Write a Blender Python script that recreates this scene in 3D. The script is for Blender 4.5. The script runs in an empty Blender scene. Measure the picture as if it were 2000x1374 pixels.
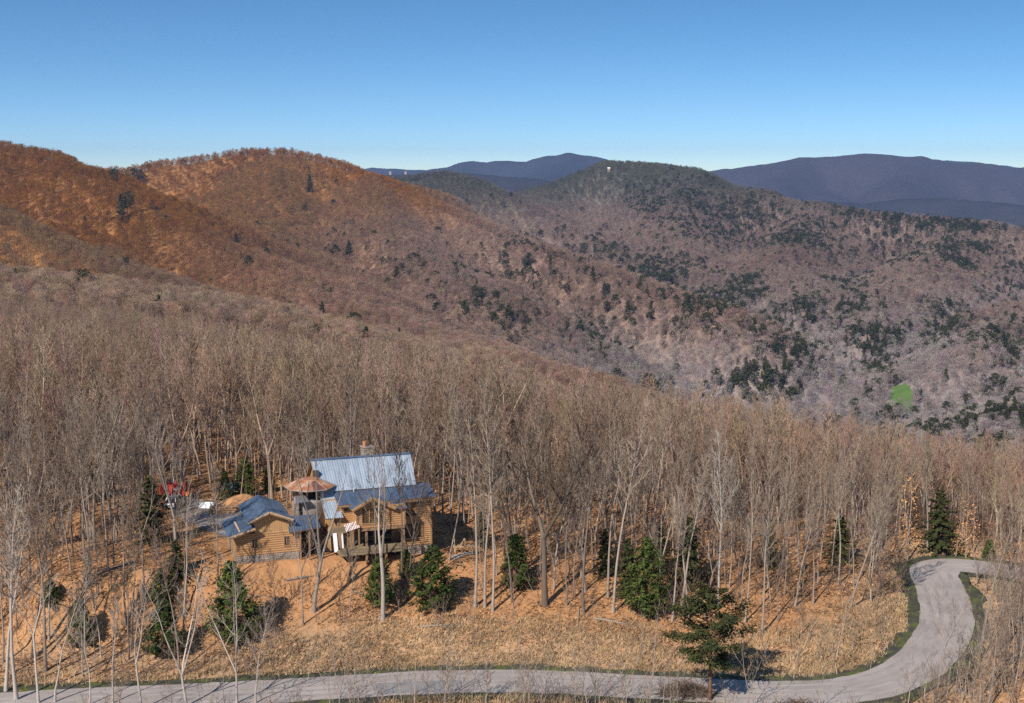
import bpy, math, random
import numpy as np
from mathutils import Vector, Matrix, Quaternion

rng = random.Random(11)
nrg = np.random.default_rng(11)
S = bpy.context.scene

# ------------------------------------------------------------------ camera, sky, sun, exposure
FOC = 2480.0                      # focal length in photo pixels (photo 2000 wide)
PIT = math.radians(7.3)
CZ = 60.0
cam_d = bpy.data.cameras.new('camera'); cam = bpy.data.objects.new('camera', cam_d)
S.collection.objects.link(cam); S.camera = cam
cam.location = (0, 0, CZ); cam.rotation_euler = (math.pi / 2 - PIT, 0, 0)
cam_d.sensor_width = 36; cam_d.lens = 36 * FOC / 2000
cam_d.clip_start = 1; cam_d.clip_end = 60000

SUN_AZ, SUN_EL = math.radians(30), math.radians(38)      # direction the light travels: 30 deg right of straight ahead
w = bpy.data.worlds.new('World'); S.world = w; w.use_nodes = True
nt = w.node_tree; nt.nodes.clear()
def wn(t, **k):
    n = nt.nodes.new(t)
    for a, b in k.items(): setattr(n, a, b)
    return n
sky = wn('ShaderNodeTexSky', sky_type='NISHITA', sun_disc=False, sun_elevation=SUN_EL,
         sun_rotation=math.pi + SUN_AZ, altitude=800, air_density=1.0, dust_density=0.3, ozone_density=2.5)
tc = wn('ShaderNodeTexCoord'); sx = wn('ShaderNodeSeparateXYZ'); cx = wn('ShaderNodeCombineXYZ')
mz = wn('ShaderNodeMath', operation='MULTIPLY'); mz.inputs[1].default_value = 2.5     # clear dry air: the sky deepens quickly above the skyline
nz = wn('ShaderNodeVectorMath', operation='NORMALIZE')
hs = wn('ShaderNodeHueSaturation'); hs.inputs['Saturation'].default_value = 1.24; hs.inputs['Hue'].default_value = .493
bg = wn('ShaderNodeBackground'); bg.inputs[1].default_value = 0.14
wo = wn('ShaderNodeOutputWorld')
L = nt.links.new
L(tc.outputs['Generated'], sx.inputs[0]); L(sx.outputs[0], cx.inputs[0]); L(sx.outputs[1], cx.inputs[1])
L(sx.outputs[2], mz.inputs[0]); L(mz.outputs[0], cx.inputs[2]); L(cx.outputs[0], nz.inputs[0])
L(nz.outputs[0], sky.inputs[0]); L(sky.outputs[0], hs.inputs['Color']); L(hs.outputs[0], bg.inputs[0]); L(bg.outputs[0], wo.inputs[0])

sd = bpy.data.lights.new('sun', 'SUN'); sun = bpy.data.objects.new('sun', sd); S.collection.objects.link(sun)
sd.energy = 5.0; sd.angle = math.radians(0.5); sd.color = (1, 0.93, 0.83)
trav = Vector((math.sin(SUN_AZ) * math.cos(SUN_EL), math.cos(SUN_AZ) * math.cos(SUN_EL), -math.sin(SUN_EL)))
sun.rotation_euler = trav.to_track_quat('-Z', 'Y').to_euler()
sun.location = (-200, -200, 400)

vs = S.view_settings
S.display_settings.display_device = 'sRGB'
vs.view_transform = 'Standard'; vs.look = 'None'; vs.gamma = 1; vs.use_curve_mapping = False; vs.exposure = 0.10
S.render.engine = 'CYCLES'
cy = S.cycles
cy.max_bounces = 4; cy.diffuse_bounces = 2; cy.glossy_bounces = 2; cy.transmission_bounces = 2
cy.transparent_max_bounces = 4; cy.volume_bounces = 0
cy.use_denoising = False
cy.use_adaptive_sampling = True; cy.adaptive_threshold = 0.015
cy.sample_clamp_indirect = 3; cy.sample_clamp_direct = 5

# ------------------------------------------------------------------ small helpers
COL = S.collection
sinp, cosp = math.sin(PIT), math.cos(PIT)
def P(u, v, d):                   # photo pixel + depth -> world point
    yd = (v - 687) / FOC * d
    return np.array([(u - 1000) / FOC * d, d * cosp - yd * sinp, CZ - d * sinp - yd * cosp])
def proj(X, Y, Z):
    z = Z - CZ
    d = Y * cosp - z * sinp; yd = -Y * sinp - z * cosp
    d = np.maximum(d, 1e-3)
    return 1000 + FOC * X / d, 687 + FOC * yd / d, d

def tag(o, label=None, cat=None, group=None, kind=None):
    if label: o['label'] = label
    if cat: o['category'] = cat
    if group: o['group'] = group
    if kind: o['kind'] = kind
    return o
def empty(name, loc=(0, 0, 0), rz=0.0, label=None, cat=None, group=None):
    o = bpy.data.objects.new(name, None); COL.objects.link(o)
    o.location = tuple(float(c) for c in loc); o.rotation_euler = (0, 0, rz); o.empty_display_size = 0.3
    return tag(o, label, cat, group)
def mesh_from(name, V, Fc, mat=None, smooth=False):
    m = bpy.data.meshes.new(name)
    m.from_pydata([tuple(map(float, q)) for q in V], [], [tuple(map(int, f)) for f in Fc])
    if mat: m.materials.append(mat)
    if smooth: m.polygons.foreach_set('use_smooth', [True] * len(m.polygons))
    m.update(); return m
def fast_mesh(name, V, tri, mat=None, smooth=False, k=3):
    V = np.asarray(V, np.float32); tri = np.asarray(tri, np.int32)
    m = bpy.data.meshes.new(name)
    m.vertices.add(len(V)); m.vertices.foreach_set('co', V.ravel())
    n = len(tri); m.loops.add(n * k); m.loops.foreach_set('vertex_index', tri.ravel())
    m.polygons.add(n); m.polygons.foreach_set('loop_start', np.arange(0, n * k, k, dtype=np.int32))
    if mat: m.materials.append(mat)
    m.update(calc_edges=True)
    if smooth: m.polygons.foreach_set('use_smooth', np.ones(n, bool))
    return m
def obj(name, mesh, parent=None, loc=(0, 0, 0)):
    o = bpy.data.objects.new(name, mesh); COL.objects.link(o); o.location = loc
    if parent: o.parent = parent
    return o

class MB:                         # collects boxes, tubes and prisms into one mesh
    def __init__(s): s.V = []; s.F = []
    def add(s, V, Fc):
        b = len(s.V); s.V += [tuple(q) for q in V]; s.F += [tuple(b + i for i in f) for f in Fc]
    def box(s, x0, x1, y0, y1, z0, z1):
        s.add([(x0,y0,z0),(x1,y0,z0),(x1,y1,z0),(x0,y1,z0),(x0,y0,z1),(x1,y0,z1),(x1,y1,z1),(x0,y1,z1)],
              [(0,3,2,1),(4,5,6,7),(0,1,5,4),(1,2,6,5),(2,3,7,6),(3,0,4,7)])
        return s
    def prism(s, poly, y0, y1):   # polygon in xz pushed along y
        n = len(poly)
        s.add([(x, y0, z) for x, z in poly] + [(x, y1, z) for x, z in poly],
              [tuple(range(n)), tuple(range(2 * n - 1, n - 1, -1))] + [(i, i + n, (i + 1) % n + n, (i + 1) % n) for i in range(n)])
        return s
    def prismx(s, poly, x0, x1):  # polygon in yz pushed along x
        n = len(poly)
        s.add([(x0, y, z) for y, z in poly] + [(x1, y, z) for y, z in poly],
              [tuple(range(n - 1, -1, -1)), tuple(range(n, 2 * n))] + [(i, (i + 1) % n, (i + 1) % n + n, i + n) for i in range(n)])
        return s
    def slab(s, A, B, C, D, t):   # quad with thickness t downwards along its normal
        A, B, C, D = map(np.array, (A, B, C, D))
        n = np.cross(B - A, D - A); n = n / np.linalg.norm(n) * t
        s.add([A, B, C, D, A - n, B - n, C - n, D - n], [(0,1,2,3),(7,6,5,4),(0,4,5,1),(1,5,6,2),(2,6,7,3),(3,7,4,0)])
        return s
    def tube(s, pts, rad, k=6, cap=True):
        pts = [np.array(q, float) for q in pts]; n = len(pts); V = []
        for i, q in enumerate(pts):
            t = pts[min(i + 1, n - 1)] - pts[max(i - 1, 0)]; t = t / (np.linalg.norm(t) + 1e-9)
            a = np.cross(t, (0.03, 1, 0.01) if abs(t[2]) > .7 else (0, 0, 1)); a /= np.linalg.norm(a) + 1e-9; b = np.cross(t, a)
            for j in range(k):
                th = 2 * math.pi * j / k
                V.append(q + rad[i] * (math.cos(th) * a + math.sin(th) * b))
        Fc = [(i * k + j, i * k + (j + 1) % k, (i + 1) * k + (j + 1) % k, (i + 1) * k + j) for i in range(n - 1) for j in range(k)]
        if cap: Fc += [tuple(range(k - 1, -1, -1)), tuple(range((n - 1) * k, n * k))]
        s.add(V, Fc); return s
    def build(s, name, mat, parent=None, smooth=False, loc=(0, 0, 0)):
        return obj(name, mesh_from(name, s.V, s.F, mat, smooth), parent, loc)

# value noise
def _h(ix, iy, s):
    n = (ix * 374761393 + iy * 668265263 + s * 974634777) & 0xFFFFFFFF
    n = ((n ^ (n >> 13)) * 1274126177) & 0xFFFFFFFF
    return ((n ^ (n >> 16)) & 0xFFFF) / 65535.0
def vnoise(x, y, s=0):
    x = np.asarray(x, float); y = np.asarray(y, float)
    ix = np.floor(x).astype(np.int64); iy = np.floor(y).astype(np.int64)
    fx = x - ix; fy = y - iy; fx = fx * fx * (3 - 2 * fx); fy = fy * fy * (3 - 2 * fy)
    a = _h(ix, iy, s); b = _h(ix + 1, iy, s); c = _h(ix, iy + 1, s); d = _h(ix + 1, iy + 1, s)
    return (a + (b - a) * fx) * (1 - fy) + (c + (d - c) * fx) * fy
def fbm(x, y, s=0, o=4):
    t = 0; a = 0.5
    for i in range(o):
        t = t + a * (vnoise(x * 2 ** i, y * 2 ** i, s + i * 17) - .5); a *= .5
    return t * 2                  # about -1..1
def sstep(a, b, x):
    t = np.clip((x - a) / (b - a), 0, 1); return t * t * (3 - 2 * t)

# ------------------------------------------------------------------ materials
def new_mat(name, rough=0.85, spec=0.3):
    m = bpy.data.materials.new(name); m.use_nodes = True
    n = m.node_tree; b = n.nodes['Principled BSDF']
    b.inputs['Roughness'].default_value = rough
    b.inputs['Specular IOR Level'].default_value = spec
    return m, n, b
def noise_mat(name, c1, c2, scale=3.0, rough=0.85, c3=None, bump=0.0, metal=0.0, stretch=None, island=0.0, detail=5, spec=.3):
    m, n, b = new_mat(name, rough, spec)
    N = n.nodes.new; K = n.links.new
    t = N('ShaderNodeTexCoord'); tx = N('ShaderNodeTexNoise'); tx.inputs['Scale'].default_value = scale; tx.inputs['Detail'].default_value = detail
    mp = N('ShaderNodeMapping'); K(t.outputs['Object'], mp.inputs[0])
    if stretch: mp.inputs['Scale'].default_value = stretch
    K(mp.outputs[0], tx.inputs[0])
    r = N('ShaderNodeValToRGB'); r.color_ramp.elements[0].position = .3; r.color_ramp.elements[1].position = .7
    r.color_ramp.elements[0].color = (*c1, 1); r.color_ramp.elements[1].color = (*c2, 1)
    if c3:
        e = r.color_ramp.elements.new(.5); e.color = (*c3, 1)
    K(tx.outputs[0], r.inputs[0]); out = r.outputs[0]
    if island > 0:
        g = N('ShaderNodeNewGeometry'); h = N('ShaderNodeHueSaturation'); mr = N('ShaderNodeMapRange')
        mr.inputs['To Min'].default_value = 1 - island; mr.inputs['To Max'].default_value = 1 + island
        K(g.outputs['Random Per Island'], mr.inputs[0]); K(mr.outputs[0], h.inputs['Value']); K(out, h.inputs['Color']); out = h.outputs[0]
    K(out, b.inputs['Base Color']); b.inputs['Metallic'].default_value = metal
    if bump:
        bp = N('ShaderNodeBump'); bp.inputs['Strength'].default_value = bump; bp.inputs['Distance'].default_value = .1
        K(tx.outputs[0], bp.inputs['Height']); K(bp.outputs[0], b.inputs['Normal'])
    return m

def bark_mat(name, mul=1.0):      # base colour from the per-tree "tint", with grain and per-branch variation
    m, n, b = new_mat(name, .9, .15)
    N = n.nodes.new; K = n.links.new
    at = N('ShaderNodeAttribute'); at.attribute_type = 'INSTANCER'; at.attribute_name = 'tint'
    g = N('ShaderNodeNewGeometry'); t = N('ShaderNodeTexCoord')
    tx = N('ShaderNodeTexNoise'); tx.inputs['Scale'].default_value = 2.2; tx.inputs['Detail'].default_value = 4
    K(t.outputs['Object'], tx.inputs[0])
    a = N('ShaderNodeMath'); a.operation = 'MULTIPLY_ADD'; a.inputs[1].default_value = .55; a.inputs[2].default_value = .48 * mul
    K(tx.outputs[0], a.inputs[0])
    c = N('ShaderNodeMath'); c.operation = 'MULTIPLY_ADD'; c.inputs[1].default_value = .5
    K(g.outputs['Random Per Island'], c.inputs[0]); K(a.outputs[0], c.inputs[2])
    h = N('ShaderNodeHueSaturation'); K(c.outputs[0], h.inputs['Value']); K(at.outputs['Color'], h.inputs['Color'])
    h.inputs['Saturation'].default_value = 1.0 if name == 'bark' else 1.2
    K(h.outputs[0], b.inputs['Base Color'])
    return m
M = {}
M['bark'] = bark_mat('bark', 1.0)
M['twig'] = bark_mat('twig', .8)
def needle_mat(name, c1, c2):
    m, n, b = new_mat(name, .7, .2)
    N = n.nodes.new; K = n.links.new
    g = N('ShaderNodeNewGeometry'); t = N('ShaderNodeTexCoord')
    tx = N('ShaderNodeTexNoise'); tx.inputs['Scale'].default_value = .9; K(t.outputs['Object'], tx.inputs[0])
    ad = N('ShaderNodeMath'); ad.operation = 'MULTIPLY_ADD'; ad.inputs[1].default_value = .5
    K(g.outputs['Random Per Island'], ad.inputs[0]); K(tx.outputs[0], ad.inputs[2])
    r = N('ShaderNodeValToRGB'); r.color_ramp.elements[0].position = .4; r.color_ramp.elements[1].position = .95
    r.color_ramp.elements[0].color = (*c1, 1); r.color_ramp.elements[1].color = (*c2, 1)
    K(ad.outputs[0], r.inputs[0])
    oi = N('ShaderNodeObjectInfo'); mr = N('ShaderNodeMapRange'); mr.inputs['To Min'].default_value = .75; mr.inputs['To Max'].default_value = 1.25
    K(oi.outputs['Random'], mr.inputs[0])
    h = N('ShaderNodeHueSaturation'); K(mr.outputs[0], h.inputs['Value']); K(r.outputs[0], h.inputs['Color']); K(h.outputs[0], b.inputs['Base Color'])
    return m
M['needle'] = needle_mat('needles', (.020, .025, .010), (.058, .064, .016))
M['cedar'] = needle_mat('cedar_sprays', (.018, .026, .010), (.075, .105, .016))
M['pinebark'] = noise_mat('pine_bark', (.10, .055, .03), (.22, .12, .07), 2)
M['asphalt'] = noise_mat('worn_asphalt', (.31, .26, .232), (.45, .385, .345), .22, .9, bump=.15, detail=8)
M['patch'] = noise_mat('tyre_worn_asphalt', (.298, .252, .226), (.435, .375, .338), .3, .85, detail=8)
M['roadpatch'] = noise_mat('asphalt_patch', (.25, .235, .23), (.31, .295, .29), .6, .9)
M['verge'] = noise_mat('mossy_verge', (.05, .048, .036), (.12, .14, .02), .5, .95, c3=(.075, .07, .05), bump=.5, detail=8)
M['gravel'] = noise_mat('grey_gravel', (.17, .165, .165), (.33, .32, .32), 1.3, .95, bump=.5, detail=9)
M['log'] = noise_mat('honey_log', (.37, .195, .083), (.60, .345, .17), 1.1, .7, stretch=(.4, 3, 6), bump=.2)
M['board'] = noise_mat('raw_board', (.36, .20, .085), (.54, .32, .15), 1.6, .8, stretch=(5, 3, .4))
M['timber'] = noise_mat('brown_timber', (.24, .14, .075), (.38, .23, .13), 1.4, .8, stretch=(3, 3, .6))
M['deck'] = noise_mat('weathered_deck', (.20, .145, .085), (.33, .245, .15), 1.4, .85, stretch=(.5, 3, 3))
M['litroof'] = noise_mat('lit_roof_metal', (.33, .385, .45), (.47, .53, .60), 1.2, .5, metal=.25, stretch=(1, .25, .25), bump=.05, spec=.5)  # same roof metal, colour lightened where steeper slopes catch sun and sky
M['roof'] = noise_mat('blue_grey_metal', (.12, .165, .24), (.21, .275, .37), 1.2, .42, metal=.55, stretch=(1, .25, .25), bump=.05, spec=.5)
M['rust'] = noise_mat('rusted_metal', (.34, .13, .07), (.56, .42, .34), 1.0, .7, c3=(.46, .21, .10), metal=.2)
M['rustdark'] = noise_mat('dark_rusted_metal', (.12, .05, .04), (.24, .12, .10), 1.5, .7, metal=.2)
M['stone'] = noise_mat('fieldstone', (.20, .16, .13), (.42, .34, .28), 1.8, .9, bump=.4, island=.25)
M['stucco'] = noise_mat('grey_stucco', (.26, .22, .19), (.36, .31, .27), 1.0, .95)
M['glass'] = noise_mat('dark_glass', (.012, .014, .017), (.02, .024, .03), .5, .08, spec=.6)
M['void'] = noise_mat('unlit_interior', (.03, .022, .016), (.05, .035, .024), 1, .95)  # near-black colour stands in for the shade inside openings
M['white'] = noise_mat('white_sheet', (.76, .76, .77), (.84, .84, .85), 1, .6)
M['clay'] = noise_mat('terracotta', (.55, .2, .09), (.68, .28, .14), 2, .8)
M['frame'] = noise_mat('window_frame', (.06, .05, .045), (.10, .08, .07), 2, .5)
M['red'] = noise_mat('red_paint', (.40, .035, .03), (.52, .06, .05), 1.2, .5)
M['orange'] = noise_mat('orange_paint', (.62, .17, .04), (.75, .25, .07), 1.2, .5)
M['silver'] = noise_mat('silver_paint', (.33, .33, .34), (.38, .38, .40), 1, .35, metal=.6, spec=.5)
M['tyre'] = noise_mat('rubber', (.02, .02, .02), (.035, .035, .035), 2, .9)
M['chrome'] = noise_mat('chrome', (.5, .5, .52), (.6, .6, .62), 2, .3, metal=.8)
M['taillight'] = noise_mat('red_lens', (.5, .03, .02), (.6, .06, .03), 2, .2)
M['tarp'] = noise_mat('grey_plastic', (.17, .18, .21), (.25, .26, .30), 2, .5)
M['lumber'] = noise_mat('pale_lumber', (.45, .29, .17), (.62, .43, .28), 2, .8)
M['soil'] = noise_mat('orange_clay', (.36, .17, .07), (.55, .30, .15), .8, .95, bump=.5, detail=8)
M['path'] = noise_mat('pale_stone_path', (.33, .29, .25), (.46, .42, .37), 2, .95, bump=.4)
M['field'] = noise_mat('green_field', (.085, .15, .03), (.12, .20, .04), .05, .95)
M['leaf'] = noise_mat('dry_leaves', (.34, .15, .05), (.58, .32, .15), .2, .9, island=.4)
M['oldleaf'] = noise_mat('old_leaves', (.13, .065, .03), (.27, .14, .065), .2, .95, island=.4)
M['grass'] = noise_mat('dry_grass', (.33, .215, .115), (.54, .375, .215), .15, .95, island=.3)
M['moss'] = noise_mat('verge_grass', (.04, .04, .022), (.12, .15, .02), .4, .95, island=.35)
M['beech'] = noise_mat('beech_leaves', (.55, .25, .08), (.72, .38, .15), .6, .8, island=.25)

# terrain: colour attribute "litter" (leaf litter of each hillside, haze blue on far ridges) broken up by several scales of noise
def terrain_mat():
    m, n, b = new_mat('leaf_litter', .95, .1)
    N = n.nodes.new; K = n.links.new
    at = N('ShaderNodeAttribute'); at.attribute_name = 'litter'
    g = N('ShaderNodeNewGeometry')
    val = None
    for sc, amp, det in ((.0009, .42, 7), (.012, .4, 5), (.11, .7, 6), (.9, .6, 6)):  # coarsest noise paints in shading for the folds of distant slopes
        tx = N('ShaderNodeTexNoise'); tx.inputs['Scale'].default_value = sc; tx.inputs['Detail'].default_value = det
        K(g.outputs['Position'], tx.inputs[0])
        s = N('ShaderNodeMath'); s.operation = 'MULTIPLY_ADD'; s.inputs[1].default_value = amp; s.inputs[2].default_value = -amp * .5
        K(tx.outputs[0], s.inputs[0])
        if val is None: val = s.outputs[0]
        else:
            ad = N('ShaderNodeMath'); K(val, ad.inputs[0]); K(s.outputs[0], ad.inputs[1]); val = ad.outputs[0]
        last = tx
    one = N('ShaderNodeMath'); one.inputs[1].default_value = 1.0; K(val, one.inputs[0])
    h = N('ShaderNodeHueSaturation'); K(one.outputs[0], h.inputs['Value']); K(at.outputs['Color'], h.inputs['Color'])
    K(h.outputs[0], b.inputs['Base Color'])
    bp = N('ShaderNodeBump'); bp.inputs['Strength'].default_value = .6; bp.inputs['Distance'].default_value = .4
    K(last.outputs[0], bp.inputs['Height']); K(bp.outputs[0], b.inputs['Normal'])
    return m
M['terrain'] = terrain_mat()

# ------------------------------------------------------------------ terrain
ROAD_Z = CZ - 52.0
TY = np.array([20, 60, 100, 118, 134, 146, 156, 166, 190, 240, 310, 400, 520, 700, 900, 1200.])
TU = np.array([-800, 0, 500, 800, 1000, 1500, 2000, 2800.])
TZ = np.array([
 [-56,-56,-56,-56,-56,-56,-56,-56],
 [-58,-58,-58,-58,-58,-58,-58,-58],
 [-56,-56,-56,-56,-56,-56,-56,-56],
 [-53.2,-53.2,-53.2,-53.3,-53.3,-53.3,-53,-53],
 [-51.5,-51.7,-52,-52,-52,-52,-52,-52],
 [-48.6,-48.8,-49.0,-49.6,-49.6,-50.4,-51.8,-52],
 [-46.4,-46.4,-45.8,-46.9,-47.6,-49.0,-51.8,-52],
 [-45.0,-45.0,-44.8,-46.0,-46.8,-48.5,-51.9,-52],
 [-43.5,-43.5,-44.8,-45.2,-46.2,-49.5,-53.5,-55],
 [-45,-44.5,-47,-50,-52.5,-57.5,-64.5,-67],
 [-50,-50.5,-56,-62,-66,-73,-83,-90],
 [-60,-62,-72,-80,-86,-106,-121,-135],
 [-66,-68,-80,-94,-104,-143,-178,-200],
 [-72,-74,-92,-112,-128,-192,-245,-270],
 [-80,-84,-106,-130,-152,-250,-300,-310],
 [-260,-260,-280,-290,-310,-330,-330,-330]]) + CZ
def catrom(p0, p1, p2, p3, t):
    return .5 * (2 * p1 + (p2 - p0) * t + (2 * p0 - 5 * p1 + 4 * p2 - p3) * t * t + (3 * p1 - p0 - 3 * p2 + p3) * t ** 3)
def near_h(X, Y):
    Yc = np.clip(Y, 20.01, 1199.9); U = np.clip(1000 + FOC * X / np.maximum(Y, 1), -799, 2799)
    fi = np.interp(Yc, TY, np.arange(len(TY))); fj = np.interp(U, TU, np.arange(len(TU)))
    i = np.clip(fi.astype(int), 0, len(TY) - 2); j = np.clip(fj.astype(int), 0, len(TU) - 2); a = fi - i; b = fj - j
    def row(ii):
        ii = np.clip(ii, 0, len(TY) - 1)
        g = lambda jj: TZ[ii, np.clip(jj, 0, len(TU) - 1)]
        return catrom(g(j - 1), g(j), g(j + 1), g(j + 2), b)
    return catrom(row(i - 1), row(i), row(i + 1), row(i + 2), a)

# ridge lines: crest points (u, v of the treetops, depth), side slope, crest rounding, leaf-litter colour, bark tint
RUST = (.36, .16, .05); ORNG = (.40, .19, .065); BRN = (.24, .14, .08); GRY = (.20, .155, .135); OLV = (.13, .115, .09); HAZEBLU = (.042, .042, .052)  # blue of the distance haze is put into the far-ridge colour
RIDGES = [
 ('spur_a', [(-700,170,2500),(-300,230,2400),(0,277,2250),(45,284,2200),(90,302,2150),(160,330,2050),(245,372,1950),(330,420,1850),(440,478,1720),(560,522,1600),(700,580,1450),(850,640,1300),(1000,690,1170),(1200,745,1050)], .42, 25, RUST, (.27,.135,.055)),
 ('spur_b', [(-700,260,2100),(-250,330,1800),(60,440,1500),(250,520,1330),(450,580,1180),(650,640,1050),(850,700,920)], .40, 20, RUST, (.26,.165,.095)),
 ('spur_c', [(-800,330,1700),(-300,430,1350),(0,535,1080),(180,590,950),(380,640,840),(560,690,760)], .38, 18, (.34,.16,.065), (.31,.215,.145)),
 ('hill_b', [(-100,340,2700),(150,333,2800),(260,322,2900),(350,305,2950),(450,292,3000),(540,284,3000),(600,293,2980),(650,307,2950),(720,340,2850),(800,372,2720),(900,415,2560),(1000,455,2400),(1120,497,2250),(1250,540,2080),(1400,590,1900)], .50, 35, ORNG, (.33,.165,.07)),
 ('hill_b_foot', [(540,300,2900),(480,400,2500),(520,470,2200)], .45, 40, ORNG, (.30,.175,.085)),
 ('hill_b_foot2', [(720,345,2800),(760,440,2350),(860,520,2000),(950,580,1750)], .40, 40, ORNG, (.28,.165,.09)),
 ('hill_c', [(700,352,3700),(780,343,3750),(870,332,3800),(920,345,3700),(1000,378,3500),(1080,420,3300),(1160,462,3100),(1240,500,2900),(1330,535,2700)], .45, 35, OLV, (.13,.12,.095)),
 ('hill_d', [(980,400,4700),(1060,365,4600),(1110,340,4500),(1190,314,4400),(1270,319,4300),(1350,328,4100),(1410,352,3900),(1480,375,3700),(1560,393,3550),(1650,405,3450),(1800,422,3350),(1950,440,3200),(2200,470,3000),(2500,480,2900)], .42, 45, OLV, (.125,.12,.085)),
 ('hill_d_spur', [(1350,335,4050),(1320,400,3500),(1330,460,3100),(1370,520,2750),(1420,570,2450)], .42, 40, GRY, (.155,.138,.12)),
 ('hill_d_spur2', [(1600,405,3500),(1560,450,3050),(1530,520,2650),(1560,590,2250)], .42, 40, GRY, (.16,.14,.122)),
 ('hill_d_spur3', [(1900,440,3200),(1820,490,2750),(1740,560,2350),(1700,625,2050)], .42, 40, (.26,.15,.11), (.17,.14,.122)),
 ('hill_e', [(2500,480,2300),(2200,535,2200),(2050,580,2050),(1960,630,1880),(1890,690,1700)], .42, 35, (.28,.14,.10), (.22,.155,.13)),
 ('hill_f', [(2600,600,1500),(2300,680,1400),(2100,740,1350),(1990,790,1300)], .35, 30, GRY, (.28,.235,.21)),
 ('blue_mid', [(300,345,6400),(620,333,6300),(720,333,6300),(790,336,6300),(850,327,6400),(950,336,6400),(1060,345,6300),(1200,360,6300),(1400,390,6000)], .35, 60, HAZEBLU, (.1,.09,.09)),
 ('blue_right', [(1450,392,6600),(1580,386,6700),(1700,386,6800),(1850,378,6700),(1950,388,6400),(2050,398,6200),(2400,400,6000)], .35, 60, HAZEBLU, (.1,.09,.09)),
 ('peak_mid', [(780,338,12500),(840,329,12400),(900,315,12300),(960,310,12200),(1020,313,12100),(1065,303,12000),(1110,297,12000),(1140,303,12000),(1170,313,12000),(1240,335,12000)], .42, 120, HAZEBLU, None),
 ('peak_mid_foot', [(1110,302,11800),(1080,330,11000),(1040,350,10300)], .4, 120, HAZEBLU, None),
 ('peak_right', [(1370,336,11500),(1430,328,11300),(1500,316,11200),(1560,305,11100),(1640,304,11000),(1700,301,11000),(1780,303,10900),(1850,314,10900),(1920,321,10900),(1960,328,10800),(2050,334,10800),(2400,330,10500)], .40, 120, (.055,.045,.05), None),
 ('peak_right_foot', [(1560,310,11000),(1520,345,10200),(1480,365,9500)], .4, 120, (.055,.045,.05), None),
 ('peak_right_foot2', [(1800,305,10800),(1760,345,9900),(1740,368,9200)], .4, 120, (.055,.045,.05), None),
 ('peak_back', [(1620,309,14000),(1690,297,14000),(1730,303,14000),(1870,315,14000),(1910,314,14000),(1960,322,14000),(2100,330,14000)], .4, 100, HAZEBLU, None),
 ('peak_back2', [(700,330,14000),(730,325,14000),(800,331,14000),(860,335,14000)], .3, 100, HAZEBLU, None),
]
FLOOR_Z = CZ - 330
def ridge_h(X, Y, ridge):
    pts = []
    for u, v, d in ridge[1]:
        q = P(u, v, d); q[2] -= 15 if d < 9000 else 4; pts.append(q)
    dm = ridge[1][0][2]; Lg, GA = (260, 20) if dm < 2600 else (330, 34) if dm < 5500 else (480, 60) if dm < 8000 else (1000, 260)
    best = np.full(X.shape, -1e9); s, r = ridge[2], ridge[3]; gul = 1.3 - 3.2 * np.abs(fbm(X / Lg, Y / Lg, 71 + len(ridge[0]), 3))
    for a, b in zip(pts[:-1], pts[1:]):
        dx, dy = b[0] - a[0], b[1] - a[1]; L2 = dx * dx + dy * dy
        t = np.clip(((X - a[0]) * dx + (Y - a[1]) * dy) / L2, 0, 1)
        d = np.hypot(X - a[0] - t * dx, Y - a[1] - t * dy)
        best = np.maximum(best, a[2] + t * (b[2] - a[2]) - s * (np.sqrt(d * d + r * r) - r) - np.minimum(d * .22, GA) * gul)
    return best

# road centre line on its level bench, from the two kerb lines seen in the photo
def on_plane(u, v, z):
    D = P(u, v, 1.0) - np.array([0, 0, CZ]); t = (z - CZ) / D[2]
    return D[0] * t, D[1] * t
ROAD_C = [on_plane(u, v, ROAD_Z) for u, v in ((-700,1440),(-350,1406),(0,1376),(300,1361),(480,1353),(600,1346),(700,1340),(800,1334),(900,1331),(1000,1330),(1100,1333),(1250,1341),(1400,1349),(1550,1353),(1660,1347),(1745,1325),(1800,1292),(1838,1245),(1850,1205),(1842,1165),(1830,1135),(1824,1118),(1836,1107),(1870,1104),(1930,1110),(2010,1122),(2120,1138),(2300,1160))]
def smooth_line(pts, n=5):
    pts = np.array(pts); out = []
    for i in range(len(pts) - 1):
        p0, p1, p2, p3 = pts[max(i - 1, 0)], pts[i], pts[i + 1], pts[min(i + 2, len(pts) - 1)]
        for k in range(n): out.append(catrom(p0, p1, p2, p3, k / n))
    out.append(pts[-1]); return np.array(out)
ROADL = smooth_line(ROAD_C, 6)
def line_dist(X, Y, Lp):
    best = np.full(np.shape(X), 1e9)
    for a, b in zip(Lp[:-1], Lp[1:]):
        dx, dy = b - a; L2 = dx * dx + dy * dy + 1e-9
        t = np.clip(((X - a[0]) * dx + (Y - a[1]) * dy) / L2, 0, 1)
        best = np.minimum(best, np.hypot(X - a[0] - t * dx, Y - a[1] - t * dy))
    return best

# house frame: origin at the foot of the right front corner
HA = math.radians(19.3)
HO = P(843, 1085, 162.0)
EX = np.array([math.cos(HA), math.sin(HA)]); EY = np.array([-math.sin(HA), math.cos(HA)])
def to_house(X, Y): return (X - HO[0]) * EX[0] + (Y - HO[1]) * EX[1], (X - HO[0]) * EY[0] + (Y - HO[1]) * EY[1]

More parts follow.
